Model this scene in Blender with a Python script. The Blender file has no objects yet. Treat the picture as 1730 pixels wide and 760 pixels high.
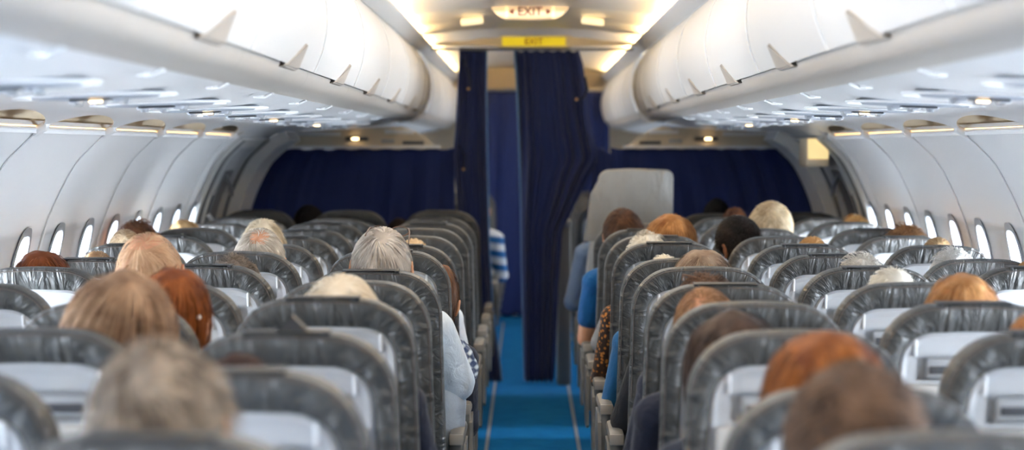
import bpy, bmesh, math, random
import numpy as np
from mathutils import Vector, Matrix
random.seed(7); rng = np.random.default_rng(7)
SC = bpy.context.scene; C = SC.collection
PI = math.pi
EYE = 1.5; CX = -0.03; F = 3740.0
def lin(h):
    h = h.lstrip('#'); c = [int(h[i:i+2], 16)/255 for i in (0, 2, 4)]
    return tuple(x/12.92 if x <= .04045 else ((x+.055)/1.055)**2.4 for x in c) + (1,)
# ------------------------------------------------------------------ materials
def newmat(name):
    m = bpy.data.materials.new(name); m.use_nodes = True
    return m, m.node_tree, m.node_tree.nodes['Principled BSDF']
def nd(nt, t, **k):
    n = nt.nodes.new(t)
    for a, b in k.items(): setattr(n, a, b)
    return n
def noisy(nt, scale, detail=3, vec=None, coord='Object', mapscale=None):
    tc = nd(nt, 'ShaderNodeTexCoord'); n = nd(nt, 'ShaderNodeTexNoise')
    n.inputs['Scale'].default_value = scale; n.inputs['Detail'].default_value = detail
    src = tc.outputs[coord]
    if mapscale:
        mp = nd(nt, 'ShaderNodeMapping'); mp.inputs['Scale'].default_value = mapscale
        nt.links.new(src, mp.inputs['Vector']); src = mp.outputs['Vector']
    nt.links.new(src, n.inputs['Vector']); return n
def mat(name, col, rough=.5, var=.06, vscale=6, bump=0, bscale=80, metal=0, coat=0, spec=.5, sheen=0):
    m, nt, p = newmat(name)
    c = lin(col) if isinstance(col, str) else col
    n = noisy(nt, vscale); r = nd(nt, 'ShaderNodeMix', data_type='RGBA')
    r.inputs[6].default_value = tuple(x*(1-var) for x in c[:3])+(1,)
    r.inputs[7].default_value = tuple(min(1, x*(1+var)) for x in c[:3])+(1,)
    nt.links.new(n.outputs['Fac'], r.inputs[0]); nt.links.new(r.outputs[2], p.inputs['Base Color'])
    p.inputs['Roughness'].default_value = rough; p.inputs['Metallic'].default_value = metal
    p.inputs['Coat Weight'].default_value = coat; p.inputs['Specular IOR Level'].default_value = spec
    p.inputs['Sheen Weight'].default_value = sheen
    if bump:
        b = nd(nt, 'ShaderNodeBump'); b.inputs['Strength'].default_value = bump; b.inputs['Distance'].default_value = .004
        n2 = noisy(nt, bscale, 4); nt.links.new(n2.outputs['Fac'], b.inputs['Height']); nt.links.new(b.outputs['Normal'], p.inputs['Normal'])
    return m
def emit(name, col, s):
    m, nt, p = newmat(name); c = lin(col)
    p.inputs['Base Color'].default_value = c; p.inputs['Emission Color'].default_value = c; p.inputs['Emission Strength'].default_value = s
    return m
def leather(name, col, rough=.42):
    m, nt, p = newmat(name); c = lin(col)
    # wrinkles run across the padded border: stretched noise in the border's own coordinates
    n = noisy(nt, 1, 4, coord='UV', mapscale=(20, 7, 1)); n.inputs['Distortion'].default_value = 1.1
    n3 = noisy(nt, 9, 3)
    n2 = noisy(nt, 260, 2)
    inv = nd(nt, 'ShaderNodeMapRange'); inv.inputs[1].default_value = .35; inv.inputs[2].default_value = .7
    nt.links.new(n.outputs['Fac'], inv.inputs[0])
    b = nd(nt, 'ShaderNodeBump'); b.inputs['Strength'].default_value = .7; b.inputs['Distance'].default_value = .012
    b3 = nd(nt, 'ShaderNodeBump'); b3.inputs['Strength'].default_value = .4; b3.inputs['Distance'].default_value = .012
    b2 = nd(nt, 'ShaderNodeBump'); b2.inputs['Strength'].default_value = .15; b2.inputs['Distance'].default_value = .002
    nt.links.new(inv.outputs[0], b.inputs['Height']); nt.links.new(n3.outputs['Fac'], b3.inputs['Height']); nt.links.new(n2.outputs['Fac'], b2.inputs['Height'])
    nt.links.new(b3.outputs['Normal'], b.inputs['Normal']); nt.links.new(b.outputs['Normal'], b2.inputs['Normal']); nt.links.new(b2.outputs['Normal'], p.inputs['Normal'])
    r = nd(nt, 'ShaderNodeMix', data_type='RGBA')
    r.inputs[6].default_value = tuple(x*.86 for x in c[:3])+(1,); r.inputs[7].default_value = tuple(x*1.16 for x in c[:3])+(1,)
    nt.links.new(n3.outputs['Fac'], r.inputs[0]); nt.links.new(r.outputs[2], p.inputs['Base Color'])
    p.inputs['Roughness'].default_value = rough
    return m
def cloth(name, col, rough=.85, fold=.35, col2=None, kind=None, scale=14):
    m, nt, p = newmat(name); c = lin(col)
    p.inputs['Roughness'].default_value = rough; p.inputs['Sheen Weight'].default_value = .15; p.inputs['Specular IOR Level'].default_value = .25
    n = noisy(nt, scale, 3); n.inputs['Distortion'].default_value = 1.2
    w = noisy(nt, 420, 2)
    b = nd(nt, 'ShaderNodeBump'); b.inputs['Strength'].default_value = fold; b.inputs['Distance'].default_value = .03
    b2 = nd(nt, 'ShaderNodeBump'); b2.inputs['Strength'].default_value = .3; b2.inputs['Distance'].default_value = .002
    nt.links.new(n.outputs['Fac'], b.inputs['Height']); nt.links.new(w.outputs['Fac'], b2.inputs['Height'])
    nt.links.new(b.outputs['Normal'], b2.inputs['Normal']); nt.links.new(b2.outputs['Normal'], p.inputs['Normal'])
    if kind is None:
        r = nd(nt, 'ShaderNodeMix', data_type='RGBA')
        r.inputs[6].default_value = tuple(x*.88 for x in c[:3])+(1,); r.inputs[7].default_value = tuple(min(1, x*1.12) for x in c[:3])+(1,)
        nt.links.new(w.outputs['Fac'], r.inputs[0]); nt.links.new(r.outputs[2], p.inputs['Base Color'])
    else:
        tc = nd(nt, 'ShaderNodeTexCoord'); r = nd(nt, 'ShaderNodeMix', data_type='RGBA')
        r.inputs[6].default_value = c; r.inputs[7].default_value = lin(col2)
        if kind == 'plaid':
            fs = []
            for ax in ('X', 'Z'):
                wv = nd(nt, 'ShaderNodeTexWave', bands_direction=ax); wv.inputs['Scale'].default_value = 14
                nt.links.new(tc.outputs['Object'], wv.inputs['Vector']); fs.append(wv)
            mx = nd(nt, 'ShaderNodeMath', operation='ADD'); nt.links.new(fs[0].outputs['Fac'], mx.inputs[0]); nt.links.new(fs[1].outputs['Fac'], mx.inputs[1])
            mr = nd(nt, 'ShaderNodeMapRange'); mr.inputs[1].default_value = .9; mr.inputs[2].default_value = 1.8
            nt.links.new(mx.outputs[0], mr.inputs[0]); nt.links.new(mr.outputs[0], r.inputs[0])
        elif kind == 'stripe':
            wv = nd(nt, 'ShaderNodeTexWave', bands_direction='Z'); wv.inputs['Scale'].default_value = 3.2
            nt.links.new(tc.outputs['Object'], wv.inputs['Vector'])
            mr = nd(nt, 'ShaderNodeMapRange'); mr.inputs[1].default_value = .45; mr.inputs[2].default_value = .55
            nt.links.new(wv.outputs['Fac'], mr.inputs[0]); nt.links.new(mr.outputs[0], r.inputs[0])
        else:
            v = nd(nt, 'ShaderNodeTexVoronoi'); v.inputs['Scale'].default_value = 60
            nt.links.new(tc.outputs['Object'], v.inputs['Vector'])
            mr = nd(nt, 'ShaderNodeMapRange'); mr.inputs[1].default_value = .25; mr.inputs[2].default_value = .45
            nt.links.new(v.outputs['Distance'], mr.inputs[0]); nt.links.new(mr.outputs[0], r.inputs[0])
        nt.links.new(r.outputs[2], p.inputs['Base Color'])
    return m
def hairmat(name, dark, light, rough=.5):
    m, nt, p = newmat(name)
    a = nd(nt, 'ShaderNodeAttribute'); a.attribute_name = 'tone'
    n = noisy(nt, 20, 2)
    mx = nd(nt, 'ShaderNodeMath', operation='MULTIPLY_ADD'); mx.inputs[1].default_value = .75
    ad = nd(nt, 'ShaderNodeMath', operation='MULTIPLY_ADD'); ad.inputs[1].default_value = 1.3; ad.inputs[2].default_value = -.58
    nt.links.new(n.outputs['Fac'], ad.inputs[0]); nt.links.new(a.outputs['Fac'], mx.inputs[0]); nt.links.new(ad.outputs[0], mx.inputs[2])
    r = nd(nt, 'ShaderNodeMix', data_type='RGBA'); r.inputs[6].default_value = lin(dark); r.inputs[7].default_value = lin(light)
    nt.links.new(mx.outputs[0], r.inputs[0]); nt.links.new(r.outputs[2], p.inputs['Base Color'])
    p.inputs['Roughness'].default_value = .6; p.inputs['Specular IOR Level'].default_value = .25
    return m
M = dict(
 shell=mat('seat_shell_plastic', '#b9bbbe', .38, .03), bar=mat('white_plastic', '#f2f3f4', .3, .02), tray=mat('tray_plastic', '#c4c2be', .4, .03),
 leather=leather('grey_leather', '#464645', .42), leather2=leather('grey_leather_smooth', '#8f8d8a', .5), flap=mat('dark_flap_vinyl', '#2c2c2e', .45, .1),
 piping=mat('piping_vinyl', '#544b45', .45, .1), armgrey=mat('armrest_plastic', '#77736d', .42, .05), armcap=mat('armrest_cap_plastic', '#979087', .4, .04),
 frame=mat('seat_frame_metal', '#8a8d90', .35, .05, metal=.7), pocket=mat('pocket_grey', '#a7aaae', .5, .05), darkslot=mat('dark_slot', '#4d4f54', .5, .05),
 cushion=mat('cushion_leather', '#4c4c4c', .5, .08, bump=.2),
 binwhite=mat('bin_gelcoat', '#c6c5c4', .5, .015, 2), binlip=mat('bin_lip_plastic', '#b4aea7', .38, .03), latch=mat('latch_plastic', '#a8a097', .4, .04),
 binend=mat('bin_end_plastic', '#b9b4ad', .5, .03), psu=mat('service_panel_plastic', '#eff0f2', .3, .02), oval=mat('service_oval_plastic', '#a9b1bd', .4, .04),
 wall=mat('sidewall_plastic', '#f1f2f4', .42, .015, 2), seam=mat('seam_rubber', '#8f9196', .6), ceil=mat('ceiling_plastic', '#f3efe8', .4, .02, 3),
 beige=mat('beige_trim', '#dccbb0', .55, .04), headerm=mat('header_plastic', '#d8cbb4', .5, .04), doorgrey=mat('door_lining', '#bdbdbb', .5, .06), doordark=mat('door_fittings', '#5d5f63', .5, .06),
 warm=emit('cove_lamp', '#ffdc9c', 19), warmline=emit('sidewall_lamp', '#ffc878', 3.0), lamp=emit('reading_lamp', '#ffd9a0', 5), lampoff=mat('lamp_lens', '#b6bbc3', .4),
 ceillamp=emit('ceiling_lamp', '#ffe9b8', .42), signcream=emit('exit_sign_face', '#f0d6b0', .22), signyellow=emit('exit_plate', '#e6d228', .22), signred=mat('sign_lettering', '#7a2410', .5), signorange=mat('sign_lettering_orange', '#a8482a', .5),
 boxlamp=emit('door_lamp', '#ffe3a0', .35), glass=None, metal=mat('brushed_metal', '#b0b2b5', .3, .05, metal=.8), carpetgrey=mat('track_cover', '#8b93a0', .6, .05),
 navy=None, hem=cloth('hem_lit_blue', '#5f86b8', .8, .1), tabs=mat('brass_stud', '#c9a27a', .3, .05, metal=.8), specs=mat('tortoise_frame', '#6b4a35', .3, .2), lens=None,
 eye=mat('eye_white', '#e8e4df', .2), shoe=mat('shoe_leather', '#2a2624', .45, .1), trousers=cloth('trousers_navy', '#2b3040'), trousersgrey=cloth('trousers_pale', '#aeb8c4', .85, .2))
# curtain cloth
M['navy'] = cloth('navy_curtain_cloth', '#223065', .85, .28, scale=7)
def glassmat(name, col, rough, tr):
    m, nt, p = newmat(name); p.inputs['Base Color'].default_value = lin(col); p.inputs['Roughness'].default_value = rough
    p.inputs['Transmission Weight'].default_value = tr; p.inputs['IOR'].default_value = 1.1; return m
def panemat():
    m, nt, p = newmat('window_acrylic'); o = nt.nodes['Material Output']; t = nd(nt, 'ShaderNodeBsdfTransparent'); t.inputs[0].default_value = (.93, .95, .97, 1)
    g = nd(nt, 'ShaderNodeBsdfGlossy'); g.inputs['Roughness'].default_value = .05; f = nd(nt, 'ShaderNodeFresnel'); f.inputs[0].default_value = 1.25
    mx = nd(nt, 'ShaderNodeMixShader'); nt.links.new(f.outputs[0], mx.inputs[0]); nt.links.new(t.outputs[0], mx.inputs[1]); nt.links.new(g.outputs[0], mx.inputs[2]); nt.links.new(mx.outputs[0], o.inputs[0]); return m
M['glass'] = panemat(); M['lens'] = glassmat('spectacle_lens', '#c8ccd0', .02, .9)
def carpet():
    m, nt, p = newmat('blue_carpet'); n = noisy(nt, 300, 3); n2 = noisy(nt, 9, 2)
    r = nd(nt, 'ShaderNodeMix', data_type='RGBA'); r.inputs[6].default_value = lin('#0d5c9a'); r.inputs[7].default_value = lin('#1878b6')
    ad = nd(nt, 'ShaderNodeMath', operation='MULTIPLY'); nt.links.new(n.outputs['Fac'], ad.inputs[0]); nt.links.new(n2.outputs['Fac'], ad.inputs[1])
    m2 = nd(nt, 'ShaderNodeMath', operation='MULTIPLY'); m2.inputs[1].default_value = 2.6; nt.links.new(ad.outputs[0], m2.inputs[0])
    nt.links.new(m2.outputs[0], r.inputs[0]); nt.links.new(r.outputs[2], p.inputs['Base Color'])
    b = nd(nt, 'ShaderNodeBump'); b.inputs['Strength'].default_value = .6; b.inputs['Distance'].default_value = .004
    nt.links.new(n.outputs['Fac'], b.inputs['Height']); nt.links.new(b.outputs['Normal'], p.inputs['Normal'])
    p.inputs['Roughness'].default_value = .95; p.inputs['Specular IOR Level'].default_value = .1; return m
M['carpet'] = carpet(); M['winrim'] = mat('window_surround', '#8a8e94', .5, .03)
# ------------------------------------------------------------------ mesh helpers
def mesh(name, V, Fc, m, smooth=True, uv=None, flip=False, recalc=True):
    me = bpy.data.meshes.new(name)
    V = [tuple(map(float, v)) for v in V]
    me.from_pydata(V, [], [tuple(int(i) for i in f) for f in Fc])
    if recalc:
        bm = bmesh.new(); bm.from_mesh(me); bmesh.ops.recalc_face_normals(bm, faces=bm.faces); bm.to_mesh(me); bm.free()
    if smooth:
        for p in me.polygons: p.use_smooth = True
        try: me.set_sharp_from_angle(angle=math.radians(38))
        except Exception: pass
    for mm in (m if isinstance(m, (list, tuple)) else [m]): me.materials.append(mm)
    return me
def link(name, me, parent=None, loc=(0, 0, 0), rot=(0, 0, 0)):
    o = bpy.data.objects.new(name, me); C.objects.link(o); o.location = loc; o.rotation_euler = rot
    if parent: o.parent = parent
    return o
def tag(o, label=None, cat=None, group=None, kind=None):
    if label: o['label'] = label
    if cat: o['category'] = cat
    if group: o['group'] = group
    if kind: o['kind'] = kind
    return o
def struct(name, me, label, cat='structure'): return tag(link(name, me), label, cat, kind='structure')
def empty(name, loc=(0, 0, 0)):
    o = bpy.data.objects.new(name, None); C.objects.link(o); o.location = loc; o.empty_display_size = .1; return o
class MB:
    def __init__(s): s.V = []; s.F = []
    def add(s, V, Fc):
        b = len(s.V); s.V += [tuple(v) for v in V]; s.F += [tuple(i+b for i in f) for f in Fc]; return s
    def box(s, x0, x1, y0, y1, z0, z1, bev=0, shear=0, zref=0):
        bm = bmesh.new(); bmesh.ops.create_cube(bm, size=1)
        for v in bm.verts: v.co = Vector(((x0+x1)/2+v.co.x*(x1-x0), (y0+y1)/2+v.co.y*(y1-y0), (z0+z1)/2+v.co.z*(z1-z0)))
        if bev: bmesh.ops.bevel(bm, geom=bm.edges[:], offset=bev, segments=2, profile=.5, affect='EDGES')
        for v in bm.verts: v.co.y += (zref-v.co.z)*shear
        bm.verts.index_update()
        s.add([v.co[:] for v in bm.verts], [[v.index for v in f.verts] for f in bm.faces]); bm.free(); return s
    def prism(s, pts, y0, y1, cap=True):     # outline in x,z extruded along y
        n = len(pts); V = [(p[0], y0, p[1]) for p in pts]+[(p[0], y1, p[1]) for p in pts]
        Fc = [(i, (i+1) % n, n+(i+1) % n, n+i) for i in range(n)]
        if cap: Fc += [tuple(range(n)), tuple(range(n, 2*n))]
        return s.add(V, Fc)
    def slab(s, pts, th, y0, y1, ny=1):      # open profile, given thickness, extruded along y
        P = np.array(pts, float); T = np.gradient(P, axis=0); T /= np.linalg.norm(T, axis=1)[:, None]+1e-9
        N = np.stack([-T[:, 1], T[:, 0]], 1); Q = P+N*th
        out = list(map(tuple, P))+list(map(tuple, Q[::-1])); m_ = len(out); n = len(P)
        V = []; Fc = []; ys = np.linspace(y0, y1, ny+1)
        for y in ys: V += [(p[0], y, p[1]) for p in out]
        for k in range(ny):
            for i in range(m_): j = (i+1) % m_; Fc.append((k*m_+i, k*m_+j, (k+1)*m_+j, (k+1)*m_+i))
        for k in (0, ny):
            for i in range(n-1): Fc.append((k*m_+i, k*m_+i+1, k*m_+m_-2-i, k*m_+m_-1-i))
        return s.add(V, Fc)
    def tube(s, path, r, seg=8, closed=False):
        P = [Vector(p) for p in path]; n = len(P); V = []; Fc = []
        rs = r if isinstance(r, (list, tuple)) else [r]*n
        up = None
        for i, p in enumerate(P):
            t = (P[min(i+1, n-1)]-P[max(i-1, 0)]).normalized()
            if up is None: up = t.orthogonal().normalized()
            a = (up-t*up.dot(t)).normalized(); b = t.cross(a); up = a
            for k in range(seg):
                an = 2*PI*k/seg; V.append((p+(a*math.cos(an)+b*math.sin(an))*rs[i])[:])
        for i in range(n-1):
            for k in range(seg): Fc.append((i*seg+k, i*seg+(k+1) % seg, (i+1)*seg+(k+1) % seg, (i+1)*seg+k))
        Fc += [tuple(range(seg)), tuple(range((n-1)*seg, n*seg))]
        return s.add(V, Fc)
    def ell(s, c, r, nu=16, nv=10):
        V = []; Fc = []
        for j in range(nv+1):
            ph = PI*j/nv
            for i in range(nu): th = 2*PI*i/nu; V.append((c[0]+r[0]*math.sin(ph)*math.cos(th), c[1]+r[1]*math.sin(ph)*math.sin(th), c[2]+r[2]*math.cos(ph)))
        for j in range(nv):
            for i in range(nu): Fc.append((j*nu+i, j*nu+(i+1) % nu, (j+1)*nu+(i+1) % nu, (j+1)*nu+i))
        return s.add(V, Fc)
    def disc(s, c, rx, ry, h, seg=28, top=.8): # thin domed oval, facing down (h<0) or up
        V = [(c[0]+rx*math.cos(2*PI*i/seg), c[1]+ry*math.sin(2*PI*i/seg), c[2]) for i in range(seg)]
        V += [(c[0]+rx*top*math.cos(2*PI*i/seg), c[1]+ry*top*math.sin(2*PI*i/seg), c[2]+h) for i in range(seg)]
        return s.add(V, [(i, (i+1) % seg, seg+(i+1) % seg, seg+i) for i in range(seg)]+[tuple(range(seg, 2*seg)), tuple(range(seg))])
    def mirror(s): s.V = [(-v[0], v[1], v[2]) for v in s.V]; s.F = [tuple(reversed(f)) for f in s.F]; return s
    def tilt(s, fn): s.V = [fn(v) for v in s.V]; return s
    def me(s, name, m, smooth=True): return mesh(name, s.V, s.F, m, smooth)
    def obj(s, name, m, parent=None, smooth=True): return link(name, s.me(name, m, smooth), parent)
def tomesh(o, name):
    dg = bpy.context.evaluated_depsgraph_get(); me = bpy.data.meshes.new_from_object(o.evaluated_get(dg)); me.name = name
    bpy.data.objects.remove(o); return me
def text(s, size, m, parent, name, loc, ext=.0008):
    cu = bpy.data.curves.new('t', 'FONT'); cu.body = s; cu.size = size; cu.align_x = 'CENTER'; cu.align_y = 'CENTER'; cu.extrude = ext; cu.offset = size*.012
    o = bpy.data.objects.new('t', cu); C.objects.link(o); bpy.context.view_layer.update(); me = tomesh(o, name); me.materials.clear(); me.materials.append(m)
    return link(name, me, parent, loc, (PI/2, 0, 0))
# ------------------------------------------------------------------ cabin cross-section (half, x outward; heights relative to eye)
def Z(h): return EYE+h
YB, YE = -2.6, 19.9; SPLIT = 13.3
WALL = [(1.545, .060), (1.60, .01), (1.665, -.06), (1.73, -.18), (1.785, -.32), (1.82, -.48), (1.835, -.66), (1.82, -.86), (1.79, -1.05), (1.75, -1.25), (1.70, -1.5)]
def spline(P, n):
    P = [np.array(p, float) for p in P]; P = [2*P[0]-P[1]]+P+[2*P[-1]-P[-2]]; out = []
    for i in range(1, len(P)-2):
        for k in range(n):
            t = k/n; a, b, c, d = P[i-1:i+3]
            out.append(tuple(.5*((2*b)+(-a+c)*t+(2*a-5*b+4*c-d)*t*t+(-a+3*b-3*c+d)*t**3)))
    out.append(tuple(P[-2])); return out
def ab(P, s): return [(s*x, Z(z)) for x, z in P]
WS = spline(WALL, 4)
def wallx(z):  # half-width of the wall at height z
    for (x0, h0), (x1, h1) in zip(WS, WS[1:]):
        if h1 <= z-EYE <= h0: return x0+(x1-x0)*((z-EYE)-h0)/(h1-h0)
    return WS[-1][0]
fl = MB().box(-1.72, 1.72, YB, YE, -.06, 0).me('floor', M['carpet'], False); struct('floor', fl, 'dark blue carpet running down the aisle and under the seats', 'floor')
SEAMS = [-2.6]+[8.0+1.12*k for k in range(-8, 4)]+[11.62]
WINC = (-.34, )
nw = 0
for s, side in ((-1, 'left'), (1, 'right')):
    # sidewall: thick curved shell, oval window openings cut out, panel joints as raised beads between panels
    w = MB()
    P = ab(WS, s)
    w.slab(P, .035*s*1.0, YB, YE, 1)
    wo = link('wall_'+side, w.me('wall_'+side, [M['wall'], M['wall']]))
    tag(wo, 'white curved cabin sidewall along the %s row of windows' % side, 'wall', kind='structure')
    cut = MB(); wins = []
    y = 8.28-.56*12
    zc = Z(-.47)
    while y < 19.3:
        if not (11.7 < y < 13.5) and y > 1.0: wins.append(y)
        y += .56
    for yw in wins:
        n = 24; V = []
        for xx in (1.5, 2.1):
            for i in range(n):
                a = 2*PI*i/n; ca, sa = math.cos(a), math.sin(a)
                V.append((s*xx, yw+.092*math.copysign(abs(ca)**.6, ca), zc+.160*math.copysign(abs(sa)**.6, sa)))
        cut.add(V, [(i, (i+1) % n, n+(i+1) % n, n+i) for i in range(n)]+[tuple(range(n)), tuple(range(n, 2*n))])
    co = cut.obj('cut', M['wall'])
    md = wo.modifiers.new('b', 'BOOLEAN'); md.object = co; md.operation = 'DIFFERENCE'; md.solver = 'EXACT'
    bpy.context.view_layer.update(); dg = bpy.context.evaluated_depsgraph_get()
    me = bpy.data.meshes.new_from_object(wo.evaluated_get(dg)); wo.modifiers.clear(); wo.data = me; bpy.data.objects.remove(co)
    for k in range(len(SEAMS)-1):
        pass
    js = MB()
    for ys in SEAMS[1:]:
        if ys < 1: continue
        js.slab(ab([(x-.002, z) for x, z in WS], s), .004*-s, ys-.004, ys+.004)
        js.slab(ab([(x-.001, z) for x, z in WS], s), .003*-s, ys+.004, ys+.030)
    jo = js.obj('panel_joint', M['wall'], wo)
    wx = wallx(zc)
    rim = None
    for yw in wins:
        nw += 1; n = 28; V = []; Fc = []
        for (dx, k) in ((-.006, 1.16), (-.011, 1.06), (-.008, .98), (.10, .90)):
            for i in range(n):
                a = 2*PI*i/n; ca, sa = math.cos(a), math.sin(a)
                zz = zc+.165*k*math.copysign(abs(sa)**.6, sa)
                xx = (wallx(zz) if k > .9 else wx)+dx
                V.append((s*xx, yw+.092*k*math.copysign(abs(ca)**.6, ca), zz))
        for r in range(3):
            for i in range(n): Fc.append((r*n+i, r*n+(i+1) % n, (r+1)*n+(i+1) % n, (r+1)*n+i))
        o = link('window_%d' % nw, mesh('window_frame', V, Fc, M['winrim']))
        tag(o, 'oval cabin window in the %s sidewall' % side, 'window', 'cabin windows', 'structure')
        pv = [(s*(wx+.094), yw+.088*math.copysign(abs(math.cos(2*PI*i/n))**.6, math.cos(2*PI*i/n)), zc+.145*math.copysign(abs(math.sin(2*PI*i/n))**.6, math.sin(2*PI*i/n))) for i in range(n)]
        pv += [(p[0]+s*.006, p[1], p[2]) for p in pv]
        link('pane', mesh('pane', pv, [tuple(range(n)), tuple(range(n, 2*n))]+[(i, (i+1) % n, n+(i+1) % n, n+i) for i in range(n)], M['glass'], False), o)
        if yw > 1.5:
            L = bpy.data.lights.new('window_daylight', 'AREA'); L.shape = 'RECTANGLE'; L.size = .5; L.size_y = .55; L.energy = 68; L.color = (.86, .93, 1)
            lo = bpy.data.objects.new('window_daylight', L); C.objects.link(lo); lo.location = (s*(wx+.30), yw, zc+.02)
            lo.rotation_euler = (0, s*PI/2, 0)
            L.energy *= 1.0 if side == 'left' else 1.3
            if yw > 13.4: L.energy *= .35
    # lamp slot above the sidewall
    slot = MB(); slot.slab(ab([(1.62, .04), (1.64, .09), (1.62, .15), (1.5, .165), (1.44, .16)], s), .012*-s, YB, YE)
    tag(slot.obj('trim_1', M['beige']), 'beige slot lining between the sidewall and the panel above', 'trim', kind='structure')
    le = MB(); le.slab(ab([(1.548, .056), (1.62, .054)], s), .01*-s, YB, YE); tag(le.obj('trim_2', M['wall']), 'narrow ledge on top of the sidewall', 'trim', kind='structure')
    for y0, y1 in ((YB+.1, 11.55), (13.8, 19.6)):
        li = MB().box(min(s*1.552, s*1.572), max(s*1.552, s*1.572), y0, y1, Z(.067), Z(.070))
        tag(li.obj('light_strip', M['warmline']), 'warm light strip in the slot above the %s sidewall, %s the curtain' % (side, 'before' if y0 < 5 else 'beyond'), 'light strip')
    # white ceiling over the seats between bin lip and sidewall, outer edge scalloped at every wall panel
    prof = spline([(.79, .172), (.84, .156), (.90, .140), (1.0, .128), (1.13, .123), (1.30, .119), (1.40, .114)], 4)
    V = []; Fc = []; yy = np.arange(YB, YE+.001, .056); npf = len(prof)+1
    for y in yy:
        t = ((y-8.0)/1.12) % 1.0; a = math.sin(PI*t)**.55 if y < 11.62 or y > 13.5 else 0
        e = (1.545+(1.462-1.545)*a, .060+(.110-.060)*a)
        for q in prof+[e]: V.append((s*q[0], y, Z(q[1])))
    for j in range(len(yy)-1):
        for i in range(npf-1): Fc.append((j*npf+i, j*npf+i+1, (j+1)*npf+i+1, (j+1)*npf+i))
    nv = len(V); V += [(v[0], v[1], v[2]+.008) for v in V]; Fc += [tuple(i+nv for i in f) for f in Fc]
    ls = [j*npf for j in range(len(yy))]; rs_ = [j*npf+npf-1 for j in range(len(yy))]
    for q in (ls, rs_): Fc += [(q[j], q[j+1], q[j+1]+nv, q[j]+nv) for j in range(len(yy)-1)]
    tag(link('ceiling_'+side, mesh('ceiling_side', V, Fc, M['psu'])), 'smooth white low ceiling over the %s seats' % side, 'ceiling', kind='structure')
    for k in range(-4, 4):   # white clips where the scallops meet
        ys = 8.0+1.12*k
        c = MB().box(-.022, .022, ys-.028, ys+.028, -.012, .018, .007).tilt(lambda v: (s*(1.538+v[0]), v[1], Z(.058)+v[2]-.6*v[0]))
        tag(c.obj('wall_clip', M['bar']), 'small white clip on top of a %s sidewall panel joint' % side, 'clip', 'clips along the %s sidewall top' % side)
# ------------------------------------------------------------------ ceiling between the bins
def arch(x): return .754-.052*(abs(x)/.70)**2.4
cm = MB(); edges = [10.22-1.1*k for k in range(12, 0, -1)]+[10.22, 11.4, 12.42, 13.42]+[13.42+1.1*k for k in range(1, 6)]+[YE]
for y0, y1 in zip(edges, edges[1:]):
    if y1 < YB: continue
    y0 = max(y0, YB)
    # each panel slopes down a little toward its far end, leaving a step at the joint
    V = []; Fc = []; xs = np.linspace(-.72, .72, 37); n = 37
    for y, d in ((y0, 0), (y1-.012, -.030), (y1-.004, -.026), (y1, .0)):
        for x in xs: V.append((x, y, Z(arch(x)+d)))
    for y in (y1, y0):
        for x in xs: V.append((x, y, Z(arch(x)+.03)))
    for r in range(6):
        for i in range(n-1): Fc.append((r*n+i, r*n+i+1, ((r+1) % 6)*n+i+1, ((r+1) % 6)*n+i))
    cm.add(V, Fc)
tag(cm.obj('ceiling', M['ceil']), 'arched white ceiling panels over the aisle, stepped at each joint', 'ceiling', kind='structure')
for s, side in ((-1, 'left'), (1, 'right')):
    v = MB(); v.slab(ab([(.705, .60), (.688, .588), (.672, .594), (.632, .638), (.628, .648), (.634, .652), (.66, .642), (.70, .635), (.745, .64), (.75, .67)], s), .006*-s, YB, YE)
    tag(v.obj('trim_3', M['binwhite']), 'sloping white valance between the %s bins and the aisle ceiling' % side, 'trim', kind='structure')
    for y0, y1 in ((YB+.1, 13.2), (13.6, 19.6)):
        lt = MB().box(min(s*.668, s*.695), max(s*.668, s*.695), y0, y1, Z(.650), Z(.658))
        tag(lt.obj('cove_light', M['warm']), 'warm cove light behind the %s valance, %s the curtain' % (side, 'before' if y0 < 5 else 'beyond'), 'cove light')
# end walls
MB().box(-1.9, 1.9, YB-.05, YB, 0, 2.4).obj('wall_back', M['wall'], smooth=False)
MB().box(-1.9, 1.9, YE, YE+.05, 0, 2.4).obj('wall_front', M['beige'], smooth=False)
for n_, l_ in (('wall_back', 'plain white end wall behind the camera'), ('wall_front', 'beige end wall beyond the far curtain')): tag(bpy.data.objects[n_], l_, 'wall', kind='structure')
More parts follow.
